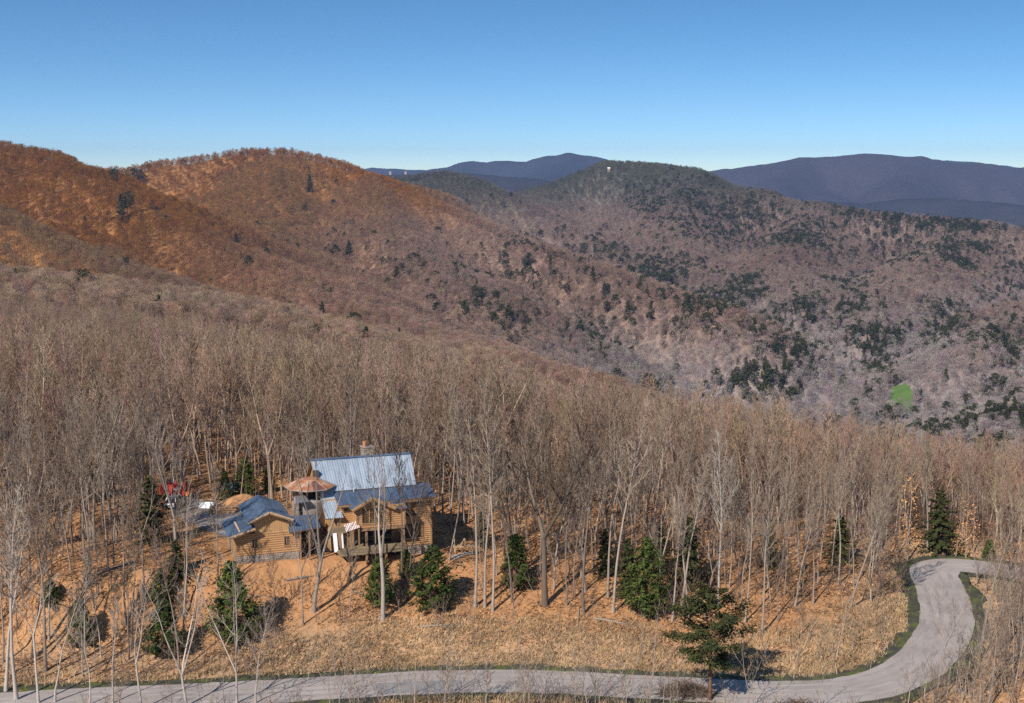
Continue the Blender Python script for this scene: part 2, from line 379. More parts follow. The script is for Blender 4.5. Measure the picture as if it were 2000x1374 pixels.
def height(X, Y):
    X = np.asarray(X, float); Y = np.asarray(Y, float)
    R_ = np.hypot(X, Y)
    layers = []
    wig = fbm(X / 420, Y / 420, 3, 4); wig2 = fbm(X / 140, Y / 140, 9, 3)
    big = sstep(500, 1600, R_)
    for rd in RIDGES:
        layers.append(ridge_h(X, Y, rd))
    A = np.array(layers)
    rel = np.clip(1 - (A.max(0) - FLOOR_Z) / 900, .25, 1)
    far = A.max(0)
    k = 14.0
    far = far + k * np.log(np.exp((A - far) / k).sum(0))
    amp = sstep(500, 1200, R_) * (9 + 22 * sstep(1500, 9000, R_))
    far = far + amp * (wig * .7 + wig2 * .35)
    nh = near_h(X, Y) + fbm(X / 22, Y / 22, 5, 3) * .45 * sstep(100, 130, R_)
    k = 6.0
    F3 = np.array([far, nh, np.full(X.shape, FLOOR_Z) + wig * 12]); m = F3.max(0)
    h = m + k * np.log(np.exp((F3 - m) / k).sum(0)) * sstep(300, 700, R_)
    # road bench and building pad
    near = (R_ < 330) & (Y > 60)
    if near.any():
        dd = np.full(X.shape, 99.0); dd[near] = line_dist(X[near], Y[near], ROADL)
        t = sstep(4.6, 10.5, dd); h = np.where(near, (ROAD_Z - .14) * (1 - t) + h * t, h)
        hx, hy = to_house(X, Y)
        pad = HO[2] + np.interp(hx, [-60, -48, -26, -17, -9, 0, 6], [2.3, 2.2, 2.0, 1.7, 1.0, .25, .2])
        wx = sstep(-52, -44, hx) * (1 - sstep(2, 9, hx)); wy = sstep(-6, -1.5, hy) * (1 - sstep(12, 22, hy))
        h = h * (1 - wx * wy * near) + pad * wx * wy * near
    return h, A
NU, NR = 700, 500
us = np.linspace(-1500, 3500, NU); rs = np.concatenate([[18], np.geomspace(70, 17500, NR - 1)])
az = np.arctan((us - 1000) / FOC)
RR, AA = np.meshgrid(rs, az, indexing='ij')
GX, GY = RR * np.sin(AA), RR * np.cos(AA)
GZ, GL = height(GX, GY)
lr = np.log(rs)
def samp(grid, X, Y):
    X = np.asarray(X, float); Y = np.asarray(Y, float)
    r = np.hypot(X, Y); a = np.arctan2(X, np.maximum(Y, 1e-6))
    fu = np.clip((1000 + FOC * np.tan(a) + 1500) / 5000 * (NU - 1), 0, NU - 1.001)
    fr = np.clip(np.interp(np.log(np.maximum(r, 18)), lr, np.arange(NR)), 0, NR - 1.001)
    i = fr.astype(int); j = fu.astype(int)
    # true linear weights inside each cell
    b = fu - j
    a_ = np.clip((r - rs[i]) / (rs[i + 1] - rs[i]), 0, 1)
    return (grid[i, j] * (1 - b) + grid[i, j + 1] * b) * (1 - a_) + (grid[i + 1, j] * (1 - b) + grid[i + 1, j + 1] * b) * a_
def ground(X, Y): return samp(GZ, X, Y)
_ds = np.geomspace(70, 9000, 2600)
def hit(u, v):                    # ground point seen at a photo pixel
    D = P(u, v, 1.0) - np.array([0, 0, CZ])
    X, Y, Z = D[0] * _ds, D[1] * _ds, CZ + D[2] * _ds
    k = np.nonzero(Z < ground(X, Y))[0]
    k = k[0] if len(k) else len(_ds) - 1
    return np.array([X[k], Y[k], float(ground(X[k], Y[k]))])

# litter colours: each hillside by its highest ridge, the near wood and the banks by place
lit = np.zeros((NR, NU, 3)); wsum = np.zeros((NR, NU))
mx = GL.max(0)
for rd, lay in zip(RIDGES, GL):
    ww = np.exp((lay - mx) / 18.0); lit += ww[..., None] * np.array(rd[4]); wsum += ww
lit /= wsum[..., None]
n1 = fbm(GX / 260, GY / 260, 31, 3)
redd = sstep(.05, .5, n1) * sstep(1500, 2200, RR) * (1 - sstep(4200, 5200, RR)) * sstep(100, 500, GX)
lit = lit * (1 - redd[..., None] * .6) + np.array((.30, .15, .11)) * redd[..., None] * .6
lowr = (sstep(CZ + 0, CZ - 105, GZ + 25 * n1) * sstep(-650, 0, GX) * (1 - sstep(3800, 4600, RR)) * .85)[..., None]; lit = lit * (1 - lowr) + np.array((.27, .19, .15)) * lowr
vall = sstep(CZ - 190, CZ - 290, GZ)[..., None]; lit = lit * (1 - vall * .7) + np.array((.31, .27, .255)) * vall * .7
nearw = (1 - sstep(420, 1300, RR))[..., None]
lit = lit * (1 - nearw) + np.array((.47, .24, .11)) * nearw
gr = (fbm(GX / 16, GY / 7, 77, 3) + .15)
bankm = sstep(4, 6, line_dist(GX, GY, ROADL)) if False else np.zeros_like(RR)
sel = (RR < 230) & (RR > 70)
dl = np.full(RR.shape, 99.0); dl[sel] = line_dist(GX[sel], GY[sel], ROADL)
tan = (1 - sstep(8, 17, dl + fbm(GX / 9, GY / 9, 13, 3) * 4))[..., None] * .8
lit = lit * (1 - tan) + np.array((.48, .31, .18)) * tan

idx = np.arange(NR * NU).reshape(NR, NU)
quads = np.stack([idx[:-1, :-1], idx[:-1, 1:], idx[1:, 1:], idx[1:, :-1]], -1).reshape(-1, 4)
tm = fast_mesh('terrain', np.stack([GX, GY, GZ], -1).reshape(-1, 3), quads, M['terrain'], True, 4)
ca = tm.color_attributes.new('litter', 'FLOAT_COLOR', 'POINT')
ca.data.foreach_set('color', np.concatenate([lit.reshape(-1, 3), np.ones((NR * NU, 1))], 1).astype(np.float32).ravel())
terrain = tag(obj('terrain', tm), 'leaf covered hills, wooded slopes and valley floor', kind='structure')

# ------------------------------------------------------------------ road, verges, gravel
def strip(name, line, o0, o1, z, mat, wob=0.0, seed=0, follow=False):
    line = np.asarray(line); n = len(line); V = []; Fc = []
    t = np.gradient(line, axis=0); t /= np.linalg.norm(t, axis=1)[:, None]; nn = np.stack([-t[:, 1], t[:, 0]], 1)
    s = np.concatenate([[0], np.cumsum(np.linalg.norm(np.diff(line, axis=0), axis=1))])
    K = 4
    for i in range(n):
        for k in range(K + 1):
            o = o0 + (o1 - o0) * k / K
            if (k == 0 and abs(o0) > abs(o1)) or (k == K and abs(o1) > abs(o0)) or (k in (0, K) and wob < .5): o += wob * float(fbm(np.array(s[i] / 2.2), np.array(seed + k * 3.3), seed, 3))
            q = line[i] + nn[i] * o
            V.append((q[0], q[1], z + (.03 if 0 < k < K else 0)))
    for i in range(n - 1):
        for k in range(K):
            a = i * (K + 1) + k; Fc.append((a + K + 1, a + K + 2, a + 1, a))
    return obj(name, mesh_from(name, V, Fc, mat, True))
fine = smooth_line(ROADL, 3)
HW = 3.15
tag(strip('road', fine, -HW, HW, ROAD_Z, M['asphalt'], .25, 2), 'worn grey asphalt road curving along the foot of the bank', kind='structure')
tag(strip('verge', fine, HW - .3, HW + 1.6, ROAD_Z - .03, M['verge'], 1.1, 7), kind='structure')
tag(strip('verge', fine, -HW - 1.7, -HW + .3, ROAD_Z - .03, M['verge'], 1.1, 12), kind='structure')
i0 = int(np.argmin(np.abs(fine[:, 0] - on_plane(735, 1340, ROAD_Z)[0]))); i1 = int(np.argmin(np.abs(fine[:, 0] - on_plane(900, 1340, ROAD_Z)[0])))
if True: tag(strip('road_patch', fine[i0:i1 + 1], -2.7, .6, ROAD_Z + .02, M['roadpatch'], .5, 22), 'darker resurfaced patch in the road', kind='structure')

def drape(name, poly_px, mat, lift=.06, step=.8):
    pts = np.array([hit(u, v)[:2] for u, v in poly_px])
    def inside(x, y):
        c = False; n = len(pts)
        for i in range(n):
            x0, y0 = pts[i]; x1, y1 = pts[i - 1]
            if (y0 > y) != (y1 > y) and x < (x1 - x0) * (y - y0) / (y1 - y0) + x0: c = not c
        return c
    mn, mxx = pts.min(0), pts.max(0); nx = int((mxx[0] - mn[0]) / step) + 1; ny = int((mxx[1] - mn[1]) / step) + 1
    ids = {}; V = []; Fc = []
    def vid(i, j):
        if (i, j) not in ids:
            x = mn[0] + i * step + .35 * step * math.sin(i * 12.9 + j * 4.1); y = mn[1] + j * step + .35 * step * math.sin(i * 3.7 + j * 9.3)
            ids[(i, j)] = len(V); V.append((x, y, float(ground(x, y)) + lift))
        return ids[(i, j)]
    for i in range(nx):
        for j in range(ny):
            if inside(mn[0] + (i + .5) * step, mn[1] + (j + .5) * step):
                Fc.append((vid(i, j), vid(i + 1, j), vid(i + 1, j + 1), vid(i, j + 1)))
    return obj(name, mesh_from(name, V, Fc, mat, True)), pts
gv, GRAVEL = drape('gravel_yard', [(318,990),(345,968),(392,978),(440,985),(480,1000),(560,1010),(560,1060),(452,1056),(400,1036),(366,1020)], M['gravel'])
tag(gv, 'grey gravel parking yard beside the log building', kind='structure')
pt, _ = drape('stone_path', [(882,1090),(924,1078),(930,1084),(888,1096)], M['path'], .07, .35); tag(pt, 'narrow pale stone path in the clearing', kind='structure')
fd, FIELD = drape('meadow', [(1736,806),(1740,762),(1752,753),(1782,757),(1785,775),(1782,806)], M['field'], .5, 6); tag(fd, 'small bright green field in the valley', kind='structure')

for off, wd_ in ((-1.9, .38), (-.55, .34), (.65, .36), (1.95, .36)):
    tag(strip('wheel_track', fine, off - wd_, off + wd_, ROAD_Z + .008, M['patch'], .3, int(off * 10) + 40), kind='structure')

# ------------------------------------------------------------------ tree makers
def tri_tubes(segs, k=3):         # many straight twigs at once: rows p0(3) p1(3) r0 r1
    A = np.array(segs, float); p0, p1, r0, r1 = A[:, :3], A[:, 3:6], A[:, 6], A[:, 7]
    t = p1 - p0; t /= np.linalg.norm(t, axis=1)[:, None] + 1e-9
    ref = np.where(np.abs(t[:, 2:3]) > .8, np.array([[1., 0, 0]]), np.array([[0, 0, 1.]]))
    a = np.cross(t, ref); a /= np.linalg.norm(a, axis=1)[:, None] + 1e-9; b = np.cross(t, a)
    n = len(A); V = np.zeros((n, 2 * k, 3))
    for j in range(k):
        th = 2 * math.pi * j / k; o = math.cos(th) * a + math.sin(th) * b
        V[:, j] = p0 + o * r0[:, None]; V[:, k + j] = p1 + o * r1[:, None]
    T = []
    for j in range(k):
        j2 = (j + 1) % k; T += [(j, j2, k + j2), (j, k + j2, k + j)]
    T = (np.arange(n)[:, None, None] * 2 * k + np.array(T)[None]).reshape(-1, 3)
    return V.reshape(-1, 3), T
def tube_path(pts, rad, k):       # one bent tube
    mb = MB(); mb.tube(pts, rad, k, False); F_ = []
    for f in mb.F: F_ += [(f[0], f[1], f[2]), (f[0], f[2], f[3])]
    return np.array(mb.V), np.array(F_)
class Acc:
    def __init__(s): s.V = []; s.T = []; s.n = 0
    def add(s, V, T): s.V.append(V); s.T.append(np.asarray(T) + s.n); s.n += len(V)
    def mesh(s, name, mat, smooth=False): return fast_mesh(name, np.concatenate(s.V), np.concatenate(s.T), mat, smooth)
def unit(v): return v / (np.linalg.norm(v) + 1e-9)
def bare_tree(seed, h=18.0, r=.2, first=.45, spread=.33, nl=15, fork=None, twig=.016, dens=1.0, lean=0.0, up=.9, wig0=.04):
    """trunk mesh + crown mesh of a leafless forest tree, base at the origin"""
    g = np.random.default_rng(seed); tr, cr = Acc(), Acc()
    la = g.uniform(0, 6.28); tilt = np.array([math.cos(la), math.sin(la)]) * lean
    def leader(base, d, length, r0, nseg=9, wig=wig0):
        pts = [base]; rad = [r0 * 1.25 if base[2] < .1 else r0]; q = base.copy(); dd = d.copy()
        for i in range(nseg):
            dd = unit(dd + np.array([*g.normal(0, wig, 2), .02])); q = q + dd * length / nseg
            pts.append(q.copy()); rad.append(r0 * (1 - .93 * ((i + 1) / nseg) ** .9))
        return pts, rad
    heads = []
    d0 = unit(np.array([tilt[0], tilt[1], 1.]))
    if fork:
        fz = fork * h; p1, r1 = leader(np.zeros(3), d0, fz, r, 4, .03); r1 = [r * 1.25] + [r * (1 - .25 * (i + 1) / 4) for i in range(4)]
        V, T = tube_path(p1, r1, 7); tr.add(V, T)
        n = 2 if g.random() < .65 else 3; a0 = g.uniform(0, 6.28)
        for j in range(n):
            a = a0 + j * 6.28 / n + g.normal(0, .3); d = unit(np.array([math.cos(a) * .38, math.sin(a) * .38, 1.]))
            heads.append(leader(p1[-1], d, (h - fz) * g.uniform(.85, 1.05), r * .68, 8, .06) + (.15,))
    else: heads.append(leader(np.zeros(3), d0, h, r) + (first,))
    for pts, rad, f0 in heads:
        V, T = tube_path(pts, rad, 7); tr.add(V, T)
        n = max(5, int(nl / len(heads))); ln = len(pts) - 1; twigs = []
        Lh = sum(np.linalg.norm(pts[i + 1] - pts[i]) for i in range(ln))
        ga = g.uniform(0, 6.28)
        for j in range(n):
            f = f0 + (1 - f0) * (j + g.uniform(0, .8)) / n; f = min(f, .97); i = int(f * ln); c = f * ln - i
            base = pts[i] * (1 - c) + pts[i + 1] * c; br = (rad[i] * (1 - c) + rad[i + 1] * c)
            ga += 2.4 + g.normal(0, .4)
            rel = (f - f0) / (1 - f0 + 1e-6)
            ll = h * spread * (1.0 - .72 * rel) * g.uniform(.6, 1.1) * (.65 + .35 * min(1, rel * 4 + .2))
            el = g.uniform(.55, 1.0) + rel * .25; d = np.array([math.cos(ga) * math.cos(el), math.sin(ga) * math.cos(el), math.sin(el) * up])
            lp = [base]; lrad = [min(br * .62, .018 + ll * .013)]; q = base.copy(); r0 = lrad[0]
            for s in range(4):
                d = unit(d + np.array([*g.normal(0, .12, 2), .16 * up])); q = q + d * ll / 4; lp.append(q.copy()); lrad.append(max(twig, r0 * (1 - .88 * (s + 1) / 4)))
            V, T = tube_path(lp, lrad, 4); cr.add(V, T)
            ns = max(3, int((4 + ll * 1.1) * dens))
            for s in range(ns):
                f2 = .2 + .8 * (s + g.random()) / ns; i2 = min(3, int(f2 * 4)); c2 = f2 * 4 - i2; b2 = lp[i2] * (1 - c2) + lp[i2 + 1] * c2
                dv = unit(unit(lp[i2 + 1] - lp[i2]) + g.normal(0, .5, 3) + np.array([0, 0, .45])); l2 = ll * g.uniform(.22, .45) * (1.1 - .5 * f2)
                m2 = b2 + dv * l2 * .5 + g.normal(0, .04 * l2, 3); e2 = m2 + unit(dv + np.array([0, 0, .25]) + g.normal(0, .2, 3)) * l2 * .5
                rr = twig * 1.7; twigs.append((*b2, *m2, rr, twig * 1.2)); twigs.append((*m2, *e2, twig * 1.2, twig * .7))
                for tt in range(max(2, int(4 * dens))):
                    f3 = g.uniform(.15, 1); b3 = b2 + (m2 - b2) * f3 * 2 if f3 < .5 else m2 + (e2 - m2) * (f3 * 2 - 1)
                    e3 = b3 + unit(dv + g.normal(0, .6, 3) + np.array([0, 0, .3])) * l2 * g.uniform(.3, .6)
                    twigs.append((*b3, *e3, twig * .85, twig * .45))
        V, T = tri_tubes(twigs); cr.add(V, T)
    return tr.mesh('trunk', M['bark'], True), cr.mesh('crown', M['twig'])
def far_tree(seed, h=18.0, n=170, th=.05, cw=.27):   # the same tree as it reads from a kilometre: trunk and a haze of ascending twigs
    g = np.random.default_rng(seed); seg = [(0, 0, 0, 0, 0, h * .9, .22, .05)]
    for i in range(n):
        z = h * (1 - .62 * g.random() ** 1.3); a = g.uniform(0, 6.28); lim = h * cw * math.sqrt(max(.03, 1 - ((z - .62 * h) / (.42 * h)) ** 2)); q = lim * math.sqrt(g.random())
        b = np.array([q * math.cos(a), q * math.sin(a), z]); d = unit(np.array([math.cos(a) * .6 * q / lim, math.sin(a) * .6 * q / lim, 1.]) + g.normal(0, .45, 3)); ll = h * g.uniform(.06, .16)
        seg.append((*(b - d * ll * .5), *(b + d * ll * .5), th, th * .5))
    V, T = tri_tubes(seg); return fast_mesh('far_tree', V, T, M['twig'])

def sprays(cent, nrm, size, g, flat=.5):   # small leaf-sized faces: pairs of triangles at each centre
    n = len(cent); a = g.normal(0, 1, (n, 3)); a[:, 2] *= flat
    nn = nrm + g.normal(0, .5, (n, 3)); nn /= np.linalg.norm(nn, axis=1)[:, None]
    a -= nn * (a * nn).sum(1)[:, None]; a /= np.linalg.norm(a, axis=1)[:, None]; b = np.cross(nn, a)
    s = size * g.uniform(.6, 1.3, n); s = s[:, None]
    V = np.stack([cent - a * s * .5, cent + b * s * .32, cent + a * s * .7, cent - b * s * .32], 1).reshape(-1, 3)
    T = (np.arange(n)[:, None, None] * 4 + np.array([[0, 2, 1], [0, 3, 2]])[None]).reshape(-1, 3)
    return V, T
def conifer(seed, kind, h=10.0, n=2600, size=.34):
    """trunk, crown meshes. cedar: dense egg down to the ground; hemlock: drooping tiers; pine: open clumped top on a bare stem"""
    g = np.random.default_rng(seed); cr = Acc(); tr = Acc()
    V, T = tube_path([np.array([0, 0, 0.]), np.array([.05 * g.normal(), .05 * g.normal(), h * .5]), np.array([.08 * g.normal(), 0, h * .97])], [h * .017 + .03, h * .012 + .02, .02], 6); tr.add(V, T)
    cs, ns, tw = [], [], []
    if kind == 'pine': z0, wid, nb = .34, .40, 46
    elif kind == 'hemlock': z0, wid, nb = .06, .30, 110
    else: z0, wid, nb = .03, .42, 160
    lob = g.uniform(0, 6.28, 3)
    for i in range(nb):
        f = (i + g.random()) / nb; z = h * (z0 + (1 - z0) * f); a = i * 2.4 + g.normal(0, .35)
        if kind == 'pine': prof = (.35 + .65 * math.sin(math.pi * min(1, f * 1.02) ** .8)) * g.uniform(.45, 1.15)
        elif kind == 'hemlock': prof = (1 - f) ** .6 * (.85 + .3 * math.sin(f * 40)) * g.uniform(.65, 1.15) + .03
        else: prof = min(1, (1 - f) ** .52 * (1.0 if f > .12 else .7 + f * 2.5)) * g.uniform(.75, 1.1) * (1 + .16 * math.sin(2 * a + lob[0] + f * 4)) + .03
        L_ = h * wid * prof; el = {'pine': .15 + .5 * f, 'hemlock': -.12 + .5 * f, 'cedar': .35 + .5 * f}[kind]
        d = np.array([math.cos(a) * math.cos(el), math.sin(a) * math.cos(el), math.sin(el)]); b0 = np.array([0, 0, z - L_ * .25 * math.sin(el)])
        tw.append((*b0, *(b0 + d * L_ * .9), .012 + L_ * .012, .008))
        m = max(4, int(n / nb * (.35 + prof)))
        t = g.uniform(.72 if kind == 'pine' else .25, 1.0, m) if kind != 'cedar' else g.uniform(.45, 1.0, m)
        if kind == 'pine': t = np.where(g.random(m) < .3, g.uniform(.4, .75, m), t)
        c = b0 + d * (t * L_)[:, None] + g.normal(0, 1, (m, 3)) * np.array([.085, .085, .05]) * (h * .12 + L_ * .9) * {'pine': .85, 'hemlock': .6, 'cedar': .62}[kind]
        if kind == 'hemlock': c[:, 2] -= .12 * (t * L_) ** 1.3
        cs.append(c); nv = np.tile(d * .7 + np.array([0, 0, .7]), (m, 1)); ns.append(nv)
    V, T = tri_tubes(tw); tr.add(V, T)
    C_ = np.concatenate(cs); C_[:, 2] = np.maximum(C_[:, 2], .12)
    V, T = sprays(C_, np.concatenate(ns), size, g, .6); cr.add(V, T)
    return tr.mesh('trunk', M['pinebark']), cr.mesh('crown', M['cedar' if kind == 'cedar' else 'needle'])

BARE = [bare_tree(100 + i, 18, .145 + .025 * (i % 3), [.5, .42, .55, .38, .48, .6, .45, .52][i], [.21, .24, .19, .27, .18, .17, .23, .20][i], 26, None, .021, 1.35, [.02, .05, .03, .08, .02, .04, .06, .03][i]) for i in range(8)]
FORK = [bare_tree(200 + i, 18, .25, .3, .30, 26, [.33, .45, .25, .38][i], .021, 1.3, .04) for i in range(4)]
CROOK = [bare_tree(250 + i, 18, .16, [.3, .24, .36, .28, .2][i], [.36, .33, .38, .30, .34][i], 19, [None, .35, None, .22, .5][i], .015, 1.0, .09, .75, .085) for i in range(5)]
HOUSET = [bare_tree(270 + i, 18, .26, .5, .23, 15, [.36, .30][i], .015, .8, .03, .95, .05) for i in range(2)]
SAPL = [bare_tree(300 + i, 6, .05, .22, .34, 12, [None, .18, None, .3, .12][i], .009, .9, .08) for i in range(5)]
FAR1 = [far_tree(400 + i, 18, 300, .062) for i in range(6)]
FAR2 = [far_tree(420 + i, 18, 95, .14) for i in range(5)]
CEDAR = [conifer(500 + i, 'cedar', 10, 5200, .40) for i in range(4)]
HEML = [conifer(520 + i, 'hemlock', 14, 4200, .55) for i in range(4)]
PINE = [conifer(540 + i, 'pine', 14, 3000, .55) for i in range(4)]
FARC = [conifer(560 + i, 'hemlock' if i % 3 == 0 else 'pine', 18, 700, 1.6) for i in range(6)]

def place_tree(name, pair, loc, h, h0, tint, label, group, cat='tree', rz=None, wide=1.0, lean=(0, 0)):
    r = empty(name, loc, rng.uniform(0, 6.28) if rz is None else rz, label, cat, group)
    s = h / h0; r.scale = (s * wide, s * wide, s)
    if lean != (0, 0):
        q = Vector((lean[0], lean[1], 1)).to_track_quat('Z', 'Y'); r.rotation_euler = (q @ Quaternion((0, 0, 1), r.rotation_euler.z)).to_euler()
    for n_, m_ in (('trunk', pair[0]), ('crown', pair[1])):
        o = bpy.data.objects.new(n_, m_); COL.objects.link(o); o.parent = r; o['tint'] = [float(c) for c in tint]
    return r
def tint_near(g=rng):
    v = g.uniform(.8, 1.3); wv = g.random()
    return (v * (.23 + .02 * wv), v * (.18 + .012 * wv), v * (.14 + .02 * wv))
def tint_pale(g=rng):
    v = g.uniform(.95, 1.25); return (.30 * v, .245 * v, .20 * v)

# where nothing may grow: buildings, yard, road, field
def blocked(x, y, pad=0.0):
    if float(line_dist(np.array([x]), np.array([y]), ROADL)[0]) < 4.6 + pad: return True
    hx, hy = to_house(x, y)
    if -28.5 < hx < 1.6 and -4.5 < hy < 12: return True
    for poly in (GRAVEL,):
        c = False; n = len(poly)
        for i in range(n):
            x0, y0 = poly[i]; x1, y1 = poly[i - 1]
            if (y0 > y) != (y1 > y) and x < (x1 - x0) * (y - y0) / (y1 - y0) + x0: c = not c
        if c: return True
    return False

used = []                          # (x, y, radius) of hand placed trees
bare_n = con_n = sap_n = 0
def hand_bare(u, v, top, kind, label, tint=None, wide=1.0, lean=(0, 0), rz=None, group=None, tw=1.0):
    global bare_n
    tint = tuple(c_ * .85 for c_ in tint) if tint else None
    q = hit(u, v); d = proj(*q)[2]; h = (v - top) / FOC * d / math.cos(math.radians(20)) * 1.02
    place_tree('bare_tree', kind, (q[0], q[1], q[2] - .1), h, 18, tint or tint_pale(), label, group, rz=rz, wide=wide, lean=lean)
    used.append((q[0], q[1], 2.0)); bare_n += 1
# notable single trees
hand_bare(748, 1213, 890, HOUSET[0], 'tall pale grey tree with a thick forked trunk in front of the porch', (.40,.34,.29), .9, rz=1.0)
hand_bare(732, 1135, 880, CROOK[2], 'straight grey tree standing close before the porch posts', (.26,.21,.17), .8)
hand_bare(613, 1196, 880, HOUSET[1], 'grey tree leaning right between the garage and the main house', (.31,.26,.22), .85, (.06, 0), rz=2.0)
hand_bare(797, 1172, 880, CROOK[0], 'slim dark tree before the right wing windows', (.17,.13,.105), .7)
hand_bare(785, 1150, 890, BARE[5], 'dark trunk crossing the right wing between its windows', (.16,.125,.10), .8, (.03, 0))
hand_bare(806, 1130, 905, CROOK[1], 'dark forked tree close to the right wing stone base', (.16,.125,.10), .7, (.04, 0))
hand_bare(877, 1098, 850, BARE[3], 'grey tree leaning right at the top of the clearing', (.32,.26,.22), .9, (.10, 0))
hand_bare(928, 1186, 800, BARE[4], 'leftmost pale trunk of the trio right of the clearing', None, .8)
hand_bare(947, 1188, 830, BARE[1], 'middle pale trunk of the trio right of the clearing', None, .8, (.02, 0))
hand_bare(962, 1196, 790, BARE[6], 'rightmost pale trunk of the trio right of the clearing', None, .8)
hand_bare(344, 1130, 840, FORK[3], 'pale tree with a sinuous leaning trunk left of the gravel yard', (.38,.31,.26), .8, (.05, 0))
hand_bare(1064, 1184, 800, FORK[0], 'dark forked tree behind the meadow with a wide v shaped top', (.17,.13,.10), 1.1, rz=.4)
hand_bare(1140, 1200, 830, BARE[7], 'rough dark trunk beside a pale leaning stub on the bank', (.22,.17,.14), .8)
hand_bare(1197, 1198, 800, BARE[0], 'pale twin trunk tree left of the large bright conifer', None, .9, (.04, 0))
hand_bare(1187, 1170, 840, BARE[5], 'thin pale tree just left of the pale twin trunk tree', None, .7)
hand_bare(1330, 1188, 900, BARE[2], 'grey tree standing behind the roadside pine', None, .8, (.05, 0))
hand_bare(1402, 1190, 860, BARE[1], 'very pale tree rising right behind the roadside pine top', (.46,.41,.36), .8)
hand_bare(1488, 1240, 900, BARE[6], 'pale slender tree leaning right at the meadow edge', None, .8, (.07, 0))
hand_bare(1455, 1218, 930, BARE[4], 'slender pale tree with a slight bow behind the meadow edge', None, .7, (.07, 0))
hand_bare(1660, 1190, 880, BARE[3], 'pale crooked tree leaning right above the road bend', None, .8, (.13, 0))
hand_bare(1912, 1286, 960, BARE[0], 'pale tree leaning right on the inside of the bend beyond the road', None, .8, (.13, 0))
hand_bare(1811, 1082, 870, BARE[5], 'pale trunk standing before the dark conifer at the end of the road', (.30,.26,.2), .8)
near_list = [(12,1368,1010),(33,1385,960),(76,1392,1120),(108,1390,1130),(221,1392,1170),(277,1405,1120),(366,1398,1090),(463,1392,1080),(175,1395,1200),(500,1392,1170)]
near_lab = ['slim pale tree at the far left edge above the road', 'tall slender whitish tree crossing the left end of the road', 'stout pale tree with crooked dark upper limbs crossing the road', 'bent thin tree leaning over the left end of the road', 'straight pale pole tree crossing the road near the left', 'thick pale tree with a kinked trunk and forked top by the road', 'pale tree forking low above the road beside the kinked tree', 'pale many stemmed tree crossing the road below the garage', 'small thin tree among the roadside trees at the left', 'slanting thin pale tree below the garage by the road']
for (u, v, t), lb, k in zip(near_list, near_lab, [BARE[5], BARE[4], CROOK[4], CROOK[0], BARE[5], CROOK[1], CROOK[3], CROOK[3], CROOK[2], CROOK[0]]):
    q = on_plane(u, min(v, 1405), ROAD_Z - 1.0); z = float(ground(q[0], q[1])); d = proj(q[0], q[1], z)[2]; vb = proj(q[0], q[1], z)[1]
    h = (float(vb) - t) / FOC * float(d) / .94
    place_tree('bare_tree', k, (q[0], q[1], z - .1), h, 18, (.42,.36,.31), lb, None, lean=(.04 * rng.uniform(-1, 1.6), 0), wide=rng.uniform(.8, 1.1)); used.append((q[0], q[1], 1.5)); bare_n += 1

# near conifers: u, v of the foot, v of the top, kind, width factor, label
CON = [(845,1193,1078,CEDAR[0],1.05,'bright green bushy conifer below the right corner of the main house'),
 (742,1186,1095,CEDAR[1],1.0,'dark green conifer hugging the thick forked trunk below the porch'),
 (792,1133,1080,CEDAR[2],.9,'small dull green conifer below the right wing windows'),
 (1008,1148,1052,CEDAR[3],1.05,'rounded dark conifer alone between trunks right of the clearing'),
 (1262,1208,1065,CEDAR[1],.80,'largest bright green conifer on the bank left of the roadside pine'),
 (1225,1165,1060,HEML[0],1.0,'sparse dark conifer tucked left behind the largest bright conifer'),
 (1181,1128,1040,HEML[1],1.0,'dark feathery conifer between pale trunks at mid bank'),
 (1345,1148,1020,HEML[2],1.1,'tall dark conifer with a bright tip behind grey trunks'),
 (322,1283,1185,CEDAR[2],1.2,'broad dark green conifer low on the left bank'),
 (316,1190,1125,CEDAR[1],1.0,'ragged grey green conifer above the broad left bank conifer'),
 (455,1258,1110,CEDAR[3],.95,'big dark conifer on the bank below the garage'),
 (160,1264,1180,CEDAR[0],.95,'small dark conifer near the left end of the road'),
 (296,1062,940,HEML[1],1.1,'tall dark conifer left of the gravel yard'),
 (345,1135,1060,HEML[0],1.3,'wide shaded conifer downhill of the gravel yard'),
 (480,972,902,CEDAR[2],1.0,'yellow green conifer behind the garage roof'),
 (525,962,915,CEDAR[3],.9,'dark conifer behind the garage ridge, right of the yellow green one'),
 (440,980,925,CEDAR[1],.8,'slim dark conifer behind the gravel yard'),
 (1832,1082,968,HEML[1],1.3,'dark layered conifer at the end of the road'),
 (1930,1094,1058,CEDAR[2],1.2,'small yellow green conifer right of the end of the road'),
 (30,970,880,HEML[3],1.3,'dark conifer at the far left among trunks'),
 (185,975,900,HEML[2],1.3,'dark conifer behind the left wood, level with the gravel yard'),
 (940,1066,1005,HEML[1],1.2,'dark bushy conifer at the back of the clearing'),
 (100,1185,1135,CEDAR[3],1.1,'thin grey green conifer on the left bank among bare trunks'),
 (1290,1120,1035,HEML[3],1.1,'dark conifer behind the largest bright conifer'),
 (1500,1105,1020,HEML[1],1.0,'dark slim conifer deep in the right hand wood'),
 (1640,1100,1010,HEML[0],1.2,'shaded conifer in the wood behind the bend')]
for u, v, t, k, wd, lb in CON:
    q = hit(u, v); d = proj(*q)[2]; h = (v - t) / FOC * d / math.cos(math.radians(20)) * 1.03
    h0 = 10 if any(k is k_ for k_ in CEDAR) else 14
    place_tree('evergreen_tree', k, (q[0], q[1], q[2] - .05), h, h0, (.2,.15,.1), lb, 'evergreens standing near the buildings and road', wide=wd); used.append((q[0], q[1], h * .2)); con_n += 1
q = on_plane(1386, 1378, ROAD_Z - .6); z = float(ground(q[0], q[1]))
